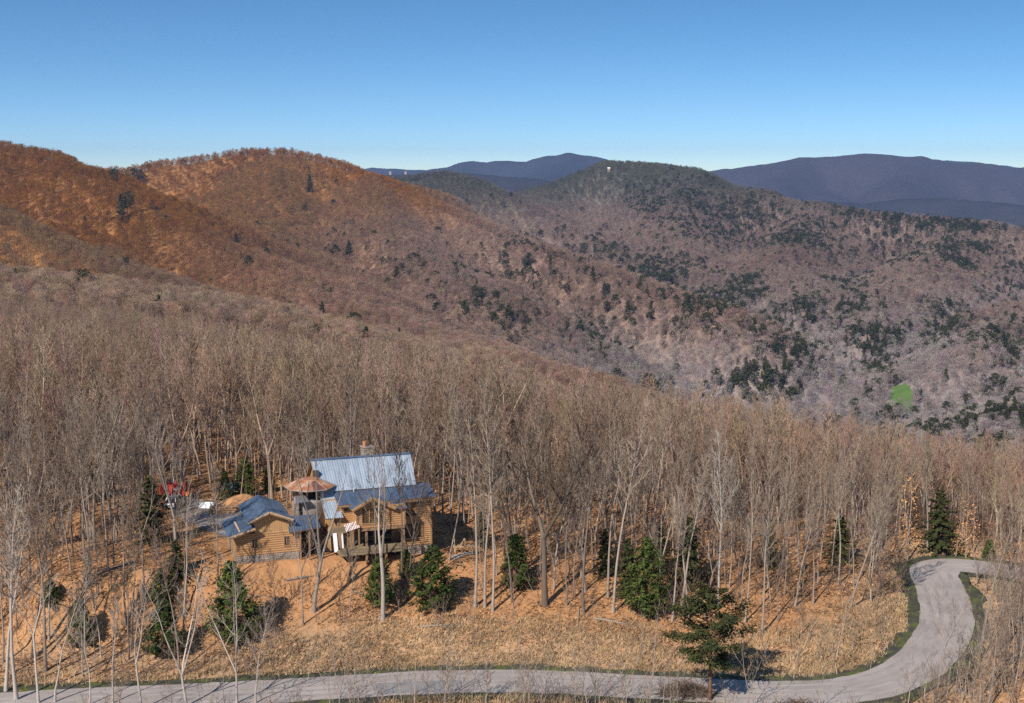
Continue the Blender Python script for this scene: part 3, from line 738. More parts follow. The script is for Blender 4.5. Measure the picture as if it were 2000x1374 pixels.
BIGP = conifer(577, 'pine', 14, 11000, .31)
place_tree('pine_tree', BIGP, (q[0], q[1], z - .1), 11.6, 14, (.2,.12,.07), 'spreading roadside pine with a bare reddish stem and open crown', None, wide=1.08, rz=.6); used.append((q[0], q[1], 2))

# ------------------------------------------------------------------ forest scatter
def visible(x, y, z, tall):        # crude skyline test over the terrain grid
    r = np.hypot(x, y); fu = np.clip(((1000 + FOC * x / y) + 1500) / 5000 * (NU - 1), 0, NU - 1).astype(int)
    ir = np.clip(np.searchsorted(rs, r) - 1, 0, NR - 1)
    return (z + tall - CZ) / r > HORZ[np.maximum(ir - 2, 0), fu]
slope = (GZ - CZ) / RR; HORZ = np.maximum.accumulate(slope, 0)
def cloud(r0, r1, per_m2, seed, u0=-90, u1=2090):
    g = np.random.default_rng(seed); a0, a1 = math.atan((u0 - 1000) / FOC), math.atan((u1 - 1000) / FOC)
    n = int(.5 * (a1 - a0) * (r1 ** 2 - r0 ** 2) * per_m2)
    r = np.sqrt(g.uniform(r0 ** 2, r1 ** 2, n)); a = g.uniform(a0, a1, n)
    x, y = r * np.sin(a), r * np.cos(a); z = ground(x, y)
    return x, y, z, g
def region(x, y):                  # bark tint and index of the hillside
    jr = np.clip(np.interp(np.log(np.hypot(x, y)), lr, np.arange(NR)).round().astype(int), 0, NR - 1)
    ju = np.clip(((1000 + FOC * x / y) + 1500) / 5000 * (NU - 1), 0, NU - 1).round().astype(int)
    return GL[:, jr, ju].argmax(0)
TINTS = np.array([rd[5] if rd[5] else (.12, .1, .09) for rd in RIDGES])
def tints(x, y, z, g):
    r = np.hypot(x, y); ri = region(x, y); t = TINTS[ri].copy()
    near = (1 - sstep(480, 1350, r))[:, None]
    nearc = np.array((.36, .265, .205)); t = t * (1 - near) + nearc * near
    lowr = (sstep(CZ + 0, CZ - 105, z + 25 * fbm(x / 260, y / 260, 31, 3)) * sstep(-650, 0, x) * (1 - near[:, 0]) * .85)[:, None]; t = t * (1 - lowr) + np.array((.36, .265, .225)) * lowr
    pale = sstep(CZ - 180, CZ - 270, z)[:, None] * (1 - near); t = t * (1 - pale * .75) + np.array((.41, .365, .355)) * pale * .75
    pk = (sstep(.1, .5, fbm(x / 260, y / 260, 31, 3)) * sstep(1500, 2200, r) * sstep(100, 500, x))[:, None]
    t = t * (1 - pk * .55) + np.array((.23, .15, .125)) * pk * .55
    patch = fbm(x / 130, y / 130, 55, 3)[:, None]; t = t * (1 + .22 * patch)
    return t * g.uniform(.75, 1.3, (len(x), 1)) * (1 + g.normal(0, .04, (len(x), 3)))

# density of conifers over the view, clumps given where the hillsides carry them
CL = [(1400,600,90,45,1),(1290,530,70,35,.9),(1350,585,80,30,.9),(1460,570,70,30,1),(1590,590,60,35,1),(1660,585,70,40,1),(1560,690,70,35,.9),(1690,660,70,45,1),(1500,745,70,40,.8),(1440,760,60,30,.7),
 (1720,720,60,40,.8),(1850,640,70,45,.9),(1880,500,90,35,.8),(1760,490,90,40,.7),(1960,690,60,60,.9),(1920,770,60,50,.8),(1870,820,60,35,.7),(1980,840,60,50,.9),(1730,820,50,25,.8),(1660,850,70,25,.5),
 (1800,850,80,25,.6),(1480,640,70,30,.7),(1340,650,70,40,.4),(1160,670,70,30,.6),(1080,540,90,40,.6),(1180,500,60,30,.5),(1270,400,50,30,.7),(1330,420,80,60,.7),(1450,430,90,50,.7),(1560,460,90,45,.7),(1690,430,120,35,.7),(1850,440,140,30,.7),
 (1980,560,80,50,.6),(950,540,120,45,.30),(820,520,110,40,.22),(690,490,80,40,.22),(770,540,60,30,.12),(630,640,90,40,.14),(1000,600,130,50,.24),(1200,600,110,60,.42),(1050,480,90,30,.3),(260,345,40,10,.6),(1920,880,80,20,.6),(1250,740,50,30,.15)]
def con_density(u, v):
    p_ = np.full(u.shape, .004) + .010 * sstep(1100, 1500, u) * sstep(860, 760, v) + .045 * sstep(1250, 1500, u) * sstep(600, 420, v)
    for cu, cv, su, sv, wt in CL: p_ = np.maximum(p_, wt * .68 * np.exp(-(((u - cu) / su) ** 2 + ((v - cv) / sv) ** 2) * 1.1))
    return p_

def stuff_instances(name, protos, pts, tint, scl, rot, idx, label):
    m = bpy.data.meshes.new(name); m.vertices.add(len(pts)); m.vertices.foreach_set('co', np.asarray(pts, np.float32).ravel())
    def attr(nm, ty, arr, fld):
        a = m.attributes.new(nm, ty, 'POINT'); a.data.foreach_set(fld, np.asarray(arr, np.float32 if ty != 'INT' else np.int32).ravel())
    attr('tint', 'FLOAT_COLOR', np.concatenate([tint, np.ones((len(pts), 1))], 1), 'color')
    attr('scl', 'FLOAT_VECTOR', scl, 'vector'); attr('rot', 'FLOAT_VECTOR', rot, 'vector'); attr('pick', 'INT', idx, 'value')
    c = bpy.data.collections.new(name + '_kinds')
    for i, ms in enumerate(protos):
        o = bpy.data.objects.new('%s_kind_%02d' % (name, i), ms); c.objects.link(o)
    o = obj(name, m); tag(o, label, kind='stuff')
    ng = bpy.data.node_groups.new(name, 'GeometryNodeTree'); ng.interface.new_socket('Geometry', in_out='INPUT', socket_type='NodeSocketGeometry'); ng.interface.new_socket('Geometry', in_out='OUTPUT', socket_type='NodeSocketGeometry')
    N = ng.nodes.new; K = ng.links.new
    gi, go = N('NodeGroupInput'), N('NodeGroupOutput'); ip = N('GeometryNodeInstanceOnPoints'); ci = N('GeometryNodeCollectionInfo')
    ci.inputs['Collection'].default_value = c; ci.inputs['Separate Children'].default_value = True; ci.inputs['Reset Children'].default_value = True
    def na(nm, ty):
        a = N('GeometryNodeInputNamedAttribute'); a.data_type = ty; a.inputs[0].default_value = nm; return a.outputs[0]
    K(gi.outputs[0], ip.inputs['Points']); K(ci.outputs[0], ip.inputs['Instance']); ip.inputs['Pick Instance'].default_value = True
    K(na('pick', 'INT'), ip.inputs['Instance Index']); K(na('scl', 'FLOAT_VECTOR'), ip.inputs['Scale'])
    er = N('FunctionNodeEulerToRotation'); K(na('rot', 'FLOAT_VECTOR'), er.inputs[0]); K(er.outputs[0], ip.inputs['Rotation'])
    K(ip.outputs[0], go.inputs[0])
    md = o.modifiers.new('scatter', 'NODES'); md.node_group = ng
    return o

def merged(pair):                  # trunk + crown of a kind as one mesh, for the uncounted wood
    bm = [m_ for m_ in pair]; Vs, Ts, mats, n = [], [], [], 0
    for k, m_ in enumerate(bm):
        co = np.zeros(len(m_.vertices) * 3, np.float32); m_.vertices.foreach_get('co', co); m_.calc_loop_triangles()
        t = np.zeros(len(m_.loop_triangles) * 3, np.int32); m_.loop_triangles.foreach_get('vertices', t)
        Vs.append(co.reshape(-1, 3)); Ts.append(t.reshape(-1, 3) + n); n += len(m_.vertices); mats += [k] * len(Ts[-1])
    r = fast_mesh('wood_kind', np.concatenate(Vs), np.concatenate(Ts)); r.materials.append(pair[0].materials[0]); r.materials.append(pair[1].materials[0])
    r.polygons.foreach_set('material_index', np.array(mats, np.int32)); return r

LAND = [(748,1213,'the thick forked trunk before the porch'),(400,1010,'the gravel yard'),(470,1085,'the garage'),(700,1090,'the porch'),(800,1085,'the right wing'),(900,1110,'the clearing'),(1262,1208,'the largest bright conifer'),(1386,1340,'the roadside pine'),(1008,1148,'the rounded conifer right of the clearing'),(1064,1184,'the wide v topped forked tree'),(1345,1148,'the conifer with the bright tip'),(1660,1190,'the crooked pale tree above the bend'),(1785,1180,'the mossy verge of the bend'),(1832,1082,'the conifer at the road end'),(322,1283,'the broad conifer low on the left bank'),(455,1258,'the big conifer below the garage'),(160,1264,'the small conifer by the left road end'),(296,1062,'the tall conifer left of the yard'),(30,970,'the conifer at the far left'),(945,1188,'the trio of pale trunks'),(1882,1085,'the tiered orange leaved tree'),(1500,1105,'the slim conifer deep in the right wood'),(1181,1128,'the feathery conifer at mid bank'),(185,975,'the conifer behind the left wood'),(480,968,'the yellow green conifer'),(613,1196,'the forked tree left of the porch'),(345,1135,'the wide shaded conifer below the yard'),(716,880,'the stone chimney'),(100,1185,'the thin grey green conifer'),(1140,1200,'the rough dark trunk'),(1488,1240,'the leaning tree at the meadow edge'),(1912,1286,'the leaning tree inside the bend'),(1900,1200,'the right side of the road'),(1990,1090,'the right end of the road'),(820,1330,'the dark road patch'),(250,1370,'the left end of the road'),(1100,1340,'the middle of the road'),(1550,1345,'the road before the bend')]
def where_label(u, v):
    s_ = sorted((math.hypot(u - a, (v - b) * 1.6), a, b, t) for a, b, t in LAND)[0]; dx, dy = u - s_[1], (v - s_[2]) * 1.6
    p1 = 'left' if dx < 0 else 'right'; p2 = 'behind' if dy < 0 else 'in front'
    near_ = 'close ' if s_[0] < 45 else ''
    if abs(dy) < .45 * abs(dx): rel = near_ + p1 + ' of'
    elif abs(dx) < .45 * abs(dy): rel = near_ + ('behind' if dy < 0 else 'in front of')
    else: rel = near_ + p2 + ' and ' + p1 + ' of'
    return rel + ' ' + s_[3], s_[3]

# --- near wood 95..620 m: candidates thinned to a minimum spacing
x, y, z, g = cloud(100, 780, .24, 5, -160, 2160)
u, v, d = proj(x, y, z)
dens = np.ones(len(x))
road_d = line_dist(x, y, ROADL)
south = (y < on_plane(1000, 1356, ROAD_Z)[1] - 1) & (u < 1700)
dens *= np.where(road_d < 6.5, 0, 1)
# open bank between the wood and the road
edge = np.interp(u, [0, 380, 560, 700, 860, 1000, 1200, 1440, 1560, 1700, 1760, 2000], [1340, 1320, 1235, 1215, 1190, 1205, 1212, 1235, 1215, 1180, 1130, 1090])
dens *= np.where((v > edge) & (u < 1760) & ~south, .0, 1)
clear = ((u > 850) & (u < 930) & (v > 1040) & (v < 1215)); dens *= np.where(clear, .03, 1)
dens *= np.where((u > 930) & (u < 1780) & (v > 1070) & (v < 1215), np.where((v > 1150) & (u < 1440), .8, 1.0), 1)
dens *= np.where((u > 560) & (u < 880) & (v > 1080), .2, 1)
dens *= np.where((u > -200) & (u < 560) & (v > 1000), np.where(u > 310, .42, .9), 1)
dens *= np.where((u > 330) & (u < 600) & (v > 940) & (v < 1070), .25, 1)
dens *= np.where((u > 300) & (u < 450) & (v > 985) & (v < 1150), .1, 1)
dens *= np.where(south, np.where(u < 540, .06, .012), 1)
dens *= np.where((u > 1870) & (v > 1120), .3, 1)
dens *= .6 + .4 * sstep(155, 195, d)
ok = g.random(len(x)) < dens * .95
keep = []
cell = {}
for i in np.nonzero(ok)[0]:
    mind = 1.7 if d[i] < 260 else 2.1
    ci_, cj = int(x[i] // 3), int(y[i] // 3)
    if any((x[i] - x[j]) ** 2 + (y[i] - y[j]) ** 2 < mind ** 2 for a in (-1, 0, 1) for b in (-1, 0, 1) for j in cell.get((ci_ + a, cj + b), ())): continue
    if any((x[i] - ux) ** 2 + (y[i] - uy) ** 2 < (ur + .6) ** 2 for ux, uy, ur in used): continue
    if d[i] < 230 and blocked(x[i], y[i]): continue
    cell.setdefault((ci_, cj), []).append(i); keep.append(i)
keep = np.array(keep); keep = keep[visible(x[keep], y[keep], z[keep], 22)]
x, y, z, u, v, d = (q_[keep] for q_ in (x, y, z, u, v, d)); order = np.argsort(d)
inview = (u > -10) & (u < 2010)
near_ids = [i for i in order if inview[i]][:300 - bare_n]
def wood_label(u, v, d):
    if v > 1335 and d < 128: return 'bare tree on the near side of the road', 'bare trees on the near side of the road'
    if u > 1765: return 'bare grey tree beside or beyond the road bend', 'bare trees around the road bend'
    if u < 560: return 'bare grey tree on the leaf covered bank left of the garage', 'bare trees on the left bank'
    if u < 900: return ('bare tree on the slope below the buildings', 'bare trees below the buildings') if v > 1075 else ('bare grey trunk in the wood behind the buildings', 'bare trees behind the buildings')
    if u < 1400: return 'slender bare tree at the edge of the wood above the meadow bank', 'bare trees above the meadow bank'
    return 'pale bare tree in the dense stand left of the road bend', 'bare trees left of the road bend'
g2 = random.Random(4)
hts = np.array([g2.triangular(8.5, 22.5, 16.5) * (1.0 if dd > 150 else .92) * (.80 if uu > 1500 else   .88 if uu > 1000 else 1.0) * (1 - .2 * float(sstep(230, 420, dd))) for dd, uu in zip(d, u)]); vis_h = hts
for i in near_ids:
    k = FORK[g2.randrange(4)] if g2.random() < .12 else CROOK[g2.randrange(5)] if g2.random() < .4 else BARE[g2.randrange(8)]
    rel, lmk = where_label(u[i], v[i]); lx = g2.gauss(0, .025) + (.09 if u[i] > 1480 else 0) * g2.random(); south_i = d[i] < 128
    pale_i = g2.random() < (.8 if u[i] > 1400 else .4)
    lb = ' '.join(t for t in (('low' if hts[i] < 14.5 or south_i else 'tall' if hts[i] > 17.5 else ''), ('pale' if pale_i else 'grey brown'), ('forked' if k in FORK else 'crooked' if k in CROOK else 'leaning' if lx > .06 else 'slender'), 'bare tree', rel) if t)
    for w_ in ('bare ', 'close ', 'slender ', 'grey ', 'low ', 'tall '):
        if len(lb.split()) > 16: lb = lb.replace(w_, '', 1)
    gp = 'bare trees around ' + lmk
    place_tree('bare_tree', k, (x[i], y[i], z[i] - .12), hts[i] * (.62 if south_i else 1), 18, tint_pale(g2) if pale_i else tint_near(g2), lb, gp, wide=g2.uniform(.7, 1.0), lean=(lx, g2.gauss(0, .02)))
rest = np.array([i for i in order if i not in set(near_ids)])
gg = np.random.default_rng(9); n = len(rest)
protos = [merged(p_) for p_ in BARE + FORK[:2] + CROOK[:3]]
s = hts[rest] / 18 * gg.uniform(.9, 1.1, n); wd = gg.uniform(.8, 1.1, n)
stuff_instances('near_wood', protos, np.stack([x[rest], y[rest], z[rest] - .15], 1), tints(x[rest], y[rest], z[rest], gg) * 1.05, np.stack([s * wd, s * wd, s], 1),
    np.stack([gg.normal(0, .03, n), gg.normal(0, .03, n), gg.uniform(0, 6.28, n)], 1), gg.integers(0, len(protos), n), 'dense leafless wood behind the buildings')
NWOOD = n

# --- hillsides
allc = []
def hill_wood(name, r0, r1, per, protos, seed, hh, label):
    x, y, z, g = cloud(r0, r1, per, seed)
    k = visible(x, y, z, 17); x, y, z = x[k], y[k], z[k]
    u, v, d = proj(x, y, z)
    fx, fy = on_field(x, y); k = ~fx; x, y, z, u, v, d = (q_[k] for q_ in (x, y, z, u, v, d))
    con = g.random(len(x)) < con_density(u, v - 8) * (.38 + 1.0 * sstep(-.3, .35, fbm(x / 95, y / 95, 91, 3)))
    for i in np.nonzero(con)[0]: allc.append((d[i], x[i], y[i], z[i], u[i], v[i]))
    thin = fbm(x / 90, y / 90, 66, 3); b = ~con & (g.random(len(x)) < .93 - .35 * sstep(.15, .6, thin))
    x, y, z = x[b], y[b], z[b]; n = len(x)
    s = g.uniform(.75, 1.2, n) * hh / 18; wd = g.uniform(.85, 1.2, n)
    stuff_instances(name, protos, np.stack([x, y, z - .3], 1), tints(x, y, z, g) * (1.15 if r0 < 1000 else 1.0), np.stack([s * wd, s * wd, s], 1), np.stack([g.normal(0, .05, n), g.normal(0, .05, n), g.uniform(0, 6.28, n)], 1), g.integers(0, len(protos), n), label)
    return n
fc = FIELD.mean(0)
def on_field(x, y):
    c = np.zeros(len(x), bool); n = len(FIELD)
    for i in range(n):
        x0, y0 = FIELD[i]; x1, y1 = FIELD[i - 1]
        c ^= ((y0 > y) != (y1 > y)) & (x < (x1 - x0) * (y - y0) / (y1 - y0 + 1e-9) + x0)
    return c, 1.0
n1_ = hill_wood('hillside_wood', 760, 1500, .032, FAR1, 61, 17, 'leafless wood on the nearer hillside')
n2_ = hill_wood('hillside_wood', 1500, 2700, .021, FAR2, 62, 18, 'leafless wood on the middle hills')
n3_ = hill_wood('hillside_wood', 2700, 5200, .022, FAR2, 63, 18, 'leafless wood on the farther hills')

allc.sort(key=lambda q_: q_[0])
hand_far = [(237,437,392),(250,425,388),(306,424,408),(32,580,535),(247,578,560),(312,643,590),(605,375,348),(603,345,330),(608,675,640),(630,640,600),(716,700,650),(686,655,620),(1000,745,722),(1067,728,713),(1205,755,728),(1268,790,742),(20,352,336),(940,600,570),(775,560,528),(655,510,485),(682,515,480),(462,490,462),(520,488,474),(1158,560,530),(1075,528,505),(992,640,605),(322,408,395),(446,330,322),(640,745,728),(1540,835,820),(1575,838,822),(1180,590,560)]
con_labels = lambda u, v: ('dark conifer on the rust brown slope at the left' if u < 620 and v < 560 else 'dark conifer above the left wood' if u < 780 else 'dark conifer scattered on the middle slope' if u < 1230 and v > 440 else 'dark conifer in the valley groves at the right' if v > 540 else 'dark conifer on the far right hillside')
LANDF = [(1760,768,'the small green field'),(1400,690,'the pale slope in the valley'),(1660,590,'the dark grove in the upper valley'),(1960,690,'the grove at the right edge of the valley'),(1480,750,'the grove at the foot of the middle slope'),(1340,600,'the long dark grove on the middle slope'),(1730,822,'the conifer row below the field'),(1880,820,'the shady grove right of the field'),(1560,690,'the grove in mid valley'),(1690,655,'the largest grove in mid valley'),(1980,850,'the thicket at the right edge of the near wood'),(240,430,'the big double conifer on the left slope'),(605,360,'the lone conifer on the second hill'),(660,510,'the row of conifers below the orange face'),(30,560,'the dark conifer at the left edge'),(312,620,'the tall conifer above the left wood'),(700,680,'the conifers above the chimney'),(1000,735,'the round conifer in the mid wood'),(1250,765,'the dark pair at the wood edge'),(1100,530,'the ridge spur in the middle'),(900,580,'the gully in the middle slope'),(1280,400,'the olive hill'),(1550,835,'the small conifers at the wood top'),(250,345,'the dark clump below the skyline')]
hf = []
for u_, vb, vt in hand_far:
    q = hit(u_, vb); dd = float(proj(*q)[2]); hf.append((dd, *q, u_, vb, (vb - vt) / FOC * dd * 1.25))
lim = 300 - con_n - len(hf)
pick = allc[:lim]; far_c = allc[lim:]
g3 = random.Random(8)
for t_ in hf + [c + (None,) for c in pick]:
    dd, cx_, cy_, cz_, u_, v_, h_ = t_
    h_ = h_ or g3.uniform(11, 23)
    pr, h0 = ((HEML[g3.randrange(4)], 14) if g3.random() < .5 else (PINE[g3.randrange(4)], 14)) if True else None
    if u_ > 1230 or v_ < 440 and u_ > 1000 or True:
        s_ = sorted((math.hypot(u_ - a, (v_ - b_) * 1.5), a, b_, t) for a, b_, t in LANDF)[0]; dx, dy = u_ - s_[1], (v_ - s_[2]) * 1.5
        rel = ('close ' if s_[0] < 40 else '') + ('left of' if dx < 0 else 'right of') if abs(dy) < .5 * abs(dx) else ('above' if dy < 0 else 'below') if abs(dx) < .5 * abs(dy) else ('above' if dy < 0 else 'below') + (' and left of' if dx < 0 else ' and right of')
        lb = ('tall ' if h_ > 19 else 'low ' if h_ < 14 else '') + ('pointed' if pr in HEML else 'spreading') + ' dark conifer ' + rel + ' ' + s_[3]
        for w_ in ('close ', 'dark ', 'low ', 'tall '):
            if len(lb.split()) > 16: lb = lb.replace(w_, '', 1)
    place_tree('evergreen_tree', pr, (cx_, cy_, cz_ - .2), h_, h0, (.15, .1, .06), lb, 'dark conifers around ' + s_[3], wide=g3.uniform(.85, 1.3)); con_n += 1
A_ = np.array(far_c); n = len(A_); gg = np.random.default_rng(12)
s = gg.uniform(.5, 1.15, n) * np.where(A_[:, 0] > 2600, 1.1, 1.0); wd = gg.uniform(.8, 1.2, n)
protos = [merged(p_) for p_ in FARC]
stuff_instances('far_conifers', protos, np.stack([A_[:, 1], A_[:, 2], A_[:, 3] - .3], 1), np.tile([.12, .08, .05], (n, 1)), np.stack([s * wd, s * wd, s], 1), np.stack([np.zeros(n), np.zeros(n), gg.uniform(0, 6.28, n)], 1), gg.integers(0, len(protos), n), 'dark conifers massed on the far hillsides')
print('TREES near', NWOOD, 'hill', n1_, n2_, n3_, 'conifers', len(allc))

# ------------------------------------------------------------------ buildings
def in_house(x, y, z=0):
    return (HO[0] + x * EX[0] + y * EY[0], HO[1] + x * EX[1] + y * EY[1], HO[2] + z)
LOG = MB().prismx([(0, 0), (0, .265), (-.05, .262), (-.105, .20), (-.12, .13), (-.105, .06), (-.05, .003)], 0, 1)
LOGM = mesh_from('log', LOG.V, LOG.F, M['log'])
BRD = MB().box(0, .285, -.035, 0, 0, 1); BRDM = mesh_from('board', BRD.V, BRD.F, M['board'])
def log_courses(parent, xr, z0, z1, y, holes=()):
    z = z0; r = random.Random(int(abs(y * 100) + z0 * 31))
    while z < z1 - .1:
        xa, xb = xr(z + .13); segs = [(xa, xb)] if xb > xa + .1 else []
        for hx0, hx1, hz0, hz1 in holes:
            if z + .2 > hz0 and z + .07 < hz1:
                segs = [t for a, b in segs for t in ((a, min(b, hx0)), (max(a, hx1), b)) if t[1] - t[0] > .08]
        for a, b in segs:
            o = obj('log', LOGM, parent, (a, y + r.uniform(-.012, .012), z)); o.scale = (b - a, 1, 1)
        z += .272
def roof_plane(parent, eL, eR, tR, tL, mat, pw=.62, deck=True):
    eL, eR, tR, tL = (np.array(q, float) for q in (eL, eR, tR, tL))
    if np.cross(eR - eL, tL - eL)[2] < 0: eL, eR, tL, tR = eR, eL, tR, tL
    nn = np.cross(eR - eL, tL - eL); nn /= np.linalg.norm(nn); n = max(1, int(round(np.linalg.norm(eR - eL) / pw)))
    rf = MB().slab(eL - nn * .03, eR - nn * .03, tR - nn * .03, tL - nn * .03, .14).build('roof', M['timber'], parent)
    al = (eR - eL) / np.linalg.norm(eR - eL); r = random.Random(int(abs(eL.sum()) * 77))
    for i in range(n):
        a, b = i / n, (i + 1) / n; gap = .012
        A, B = eL + (eR - eL) * a + al * gap, eL + (eR - eL) * b - al * gap; D, C = tL + (tR - tL) * a + al * gap, tL + (tR - tL) * b - al * gap
        li = nn * r.uniform(.0, .014); mb = MB().slab(A + li, B + li, C + li, D + li, .026)
        for k in (0.0, .5):            # standing rib
            p0, p1 = A + (B - A) * k + li, D + (C - D) * k + li; wv = al * (.055 if k == 0 else .035)
            mb.slab(p0 + nn * .055, p0 + wv + nn * .055, p1 + wv + nn * .055, p1 + nn * .055, .054)
        mb.build('roof_panel', mat, rf)
    return rf
def window(parent, x0, x1, z0, z1, y, lights=3, top_bars=True):
    f = MB(); t = .09
    f.box(x0, x1, y - .1, y + .06, z0, z0 + t).box(x0, x1, y - .1, y + .06, z1 - t, z1).box(x0, x0 + t, y - .1, y + .06, z0 + t, z1 - t).box(x1 - t, x1, y - .1, y + .06, z0 + t, z1 - t)
    wi = f.build('window', M['frame'], parent)
    for i in range(lights):
        a = x0 + t + (x1 - x0 - 2 * t) * i / lights; b = x0 + t + (x1 - x0 - 2 * t) * (i + 1) / lights
        MB().box(a + .035, b - .035, y + .02, y + .04, z0 + t, z1 - t).build('pane', M['glass'], wi)
        if i: MB().box(a - .04, a + .04, y - .08, y + .05, z0 + t, z1 - t).build('mullion', M['board'], wi)
        if top_bars:
            zt = z1 - t - (z1 - z0) * .24
            MB().box(a + .04, b - .04, y - .05, y + .015, zt, zt + .05).box((a + b) / 2 - .025, (a + b) / 2 + .025, y - .05, y + .015, zt + .05, z1 - t).build('glazing_bar', M['timber'], wi)
    MB().box(x0 - .1, x1 + .1, y - .17, y - .02, z0 - .1, z0 - .004).build('sill', M['board'], wi)
    return wi
def stones(parent, x0, x1, z0, z1, y, seed):
    r = random.Random(seed); mb = MB(); z = z0
    while z < z1 - .05:
        hh = r.uniform(.16, .34); hh = min(hh, z1 - z); x = x0
        while x < x1 - .05:
            ww = min(r.uniform(.2, .6), x1 - x); dp = r.uniform(.02, .09)
            p = lambda a, b: (x + a * ww, y - dp if .1 < a < .9 and .1 < b < .9 else y, z + b * hh)
            j = [r.uniform(.02, .1) for _ in range(4)]
            mb.add([(x + .02, y + .02, z + .02), (x + ww - .02, y + .02, z + .02), (x + ww - .02, y + .02, z + hh - .02), (x + .02, y + .02, z + hh - .02),
                    (x + .03 + j[0] * .5, y - dp, z + .03 + j[1] * .4), (x + ww - .03 - j[1] * .5, y - dp, z + .03 + j[2] * .4), (x + ww - .03 - j[2] * .5, y - dp, z + hh - .03 - j[3] * .4), (x + .03 + j[3] * .5, y - dp, z + hh - .03 - j[0] * .4)],
                   [(4,5,6,7),(0,1,5,4),(1,2,6,5),(2,3,7,6),(3,0,4,7)])
            x += ww
        z += hh
    o = mb.build('stone_facing', M['stone'], parent); o['kind'] = 'stuff'; return o

H = empty('log_house', in_house(0, 0), HA, 'large log sided house with blue grey metal roofs and a stone chimney', 'house')
# foundations and wall cores
fo = MB().box(-3.95, -.02, .0, 8, -.6, 1.5).box(-13.3, -3.96, 1.2, 9.5, -.2, 1.9).build('foundation', M['stone'], H)
stones(fo, -3.95, -.02, -.5, 1.5, -.002, 3)
wl = MB().box(-3.9, -.03, .0, 8, 1.502, 7.75).box(-9.95, -4.02, -2, 1.19, 4.86, 7.5).box(-13.2, -3.92, 1.2, 9.5, 1.902, 8.05).box(-12, -9.96, .02, 1.19, 4.1, 7.45).build('wall', M['board'], H)
log_courses(wl, lambda z: (-3.9, -.02), 1.52, 7.72, -.002, [(-3.75, -1.1, 5.45, 7.05), (-3.75, -1.0, 2.55, 4.35)])
window(wl, -3.75, -1.1, 5.45, 7.05, -.02, 3); window(wl, -3.75, -1.0, 2.55, 4.35, -.02, 3)
gab = lambda z: (max(-9.95, -8.2 - (8.45 - z) / .5), min(-4.02, -8.2 + (8.45 - z) / .5) if z > 7.55 else -4.02)
MB().prism([(-9.95, 7.502), (-4.4, 7.502), (-5.5, 7.55), (-8.2, 8.45)], -2, -1.8).build('gable_wall', M['board'], wl)
log_courses(wl, gab, 4.87, 8.3, -2.002, [(-9.4, -6.7, 5.5, 7.25)])
window(wl, -9.4, -6.7, 5.5, 7.25, -2.02, 3)
log_courses(wl, lambda z: (-12, -9.97), 4.12, 7.4, .018, [(-11.2, -10.75, 6.75, 7.15)]); window(wl, -11.2, -10.75, 6.75, 7.15, .0, 1, False)
sc = empty('side_wall', (-9.98, 0, 0)); sc.parent = H; sc.rotation_euler = (0, 0, -math.pi / 2)       # left cheek of the gable bay
log_courses(sc, lambda z: (0.0, 1.98), 4.87, 7.3, .0)
for x, z0, z1 in ((-4.0, 1.5, 7.6), (-.05, 1.5, 7.7), (-10.0, 4.9, 7.3), (-12.02, 4.1, 7.4)):
    MB().box(x - .1, x + .1, -2.16 if x in (-4.0, -10.0) else -.17, -1.95 if x in (-4.0, -10.0) else .02, z0 if x != -4.0 else 4.9, z1).build('corner_post', M['timber'], H)
MB().box(-4.14, -3.92, -.2, -.005, 1.5, 7.6).build('corner_post', M['timber'], H)
# roofs
roof_plane(H, (-13.9, 2.2, 8.80), (-1.35, 2.2, 8.84), (-1.0, 6.4, 12.1), (-14.1, 6.4, 12.1), M['litroof'])
roof_plane(H, (-1.0, 10.4, 8.9), (-14.1, 10.4, 8.9), (-14.1, 6.43, 12.1), (-1.0, 6.43, 12.1), M['roof'], 2.2)
MB().prismx([(6.1, 12.05), (6.42, 12.22), (6.75, 12.05), (6.42, 12.12)], -14.12, -.98).build('ridge_cap', M['roof'], H)
for x in (-13.6, -1.45): MB().prismx([(2.6, 8.76), (10.1, 8.76), (6.42, 11.85)], x - .06, x + .06).build('gable_end', M['board'], H)
roof_plane(H, (-12.1, -.85, 7.72), (.45, -.85, 7.86), (.4, 2.6, 8.80), (-12.1, 2.6, 8.74), M['roof'])
roof_plane(H, (.4, 8.6, 7.6), (-1.3, 8.6, 7.6), (-1.3, 2.63, 8.8), (.4, 2.63, 8.8), M['roof'])
roof_plane(H, (-13.65, -.85, 6.15), (-11.45, -.85, 6.15), (-12.1, 2.3, 8.78), (-13.85, 2.3, 8.78), M['litroof'])
roof_plane(H, (-10.75, -2.75, 7.32), (-10.75, .2, 7.32), (-8.2, .2, 8.66), (-8.2, -2.75, 8.66), M['roof'], .5).rotation_euler = (0, 0, 0)
roof_plane(H, (-8.2, .2, 8.66), (-8.2, -2.75, 8.66), (-5.3, -2.75, 7.2), (-5.3, .2, 7.2), M['roof'], .5)
roof_plane(H, (-5.6, -2.5, 7.12), (-3.75, -2.5, 7.22), (-3.75, -.86, 7.66), (-5.6, -.86, 7.62), M['roof'])
for a, b in (((-10.75, 7.32), (-8.2, 8.66)), ((-8.2, 8.66), (-5.3, 7.2))):
    MB().slab((a[0], -2.78, a[1] - .02), (a[0], -2.72, a[1] - .02), (b[0], -2.72, b[1] - .02), (b[0], -2.78, b[1] - .02), .24).build('fascia', M['board'], H)
MB().box(-12.05, .4, -.84, -.78, 7.42, 7.60).build('fascia', M['timber'], H)
for x in np.arange(-3.4, .3, .9): MB().box(x, x + .1, -.8, .05, 7.52, 7.66).build('rafter_tail', M['timber'], H)
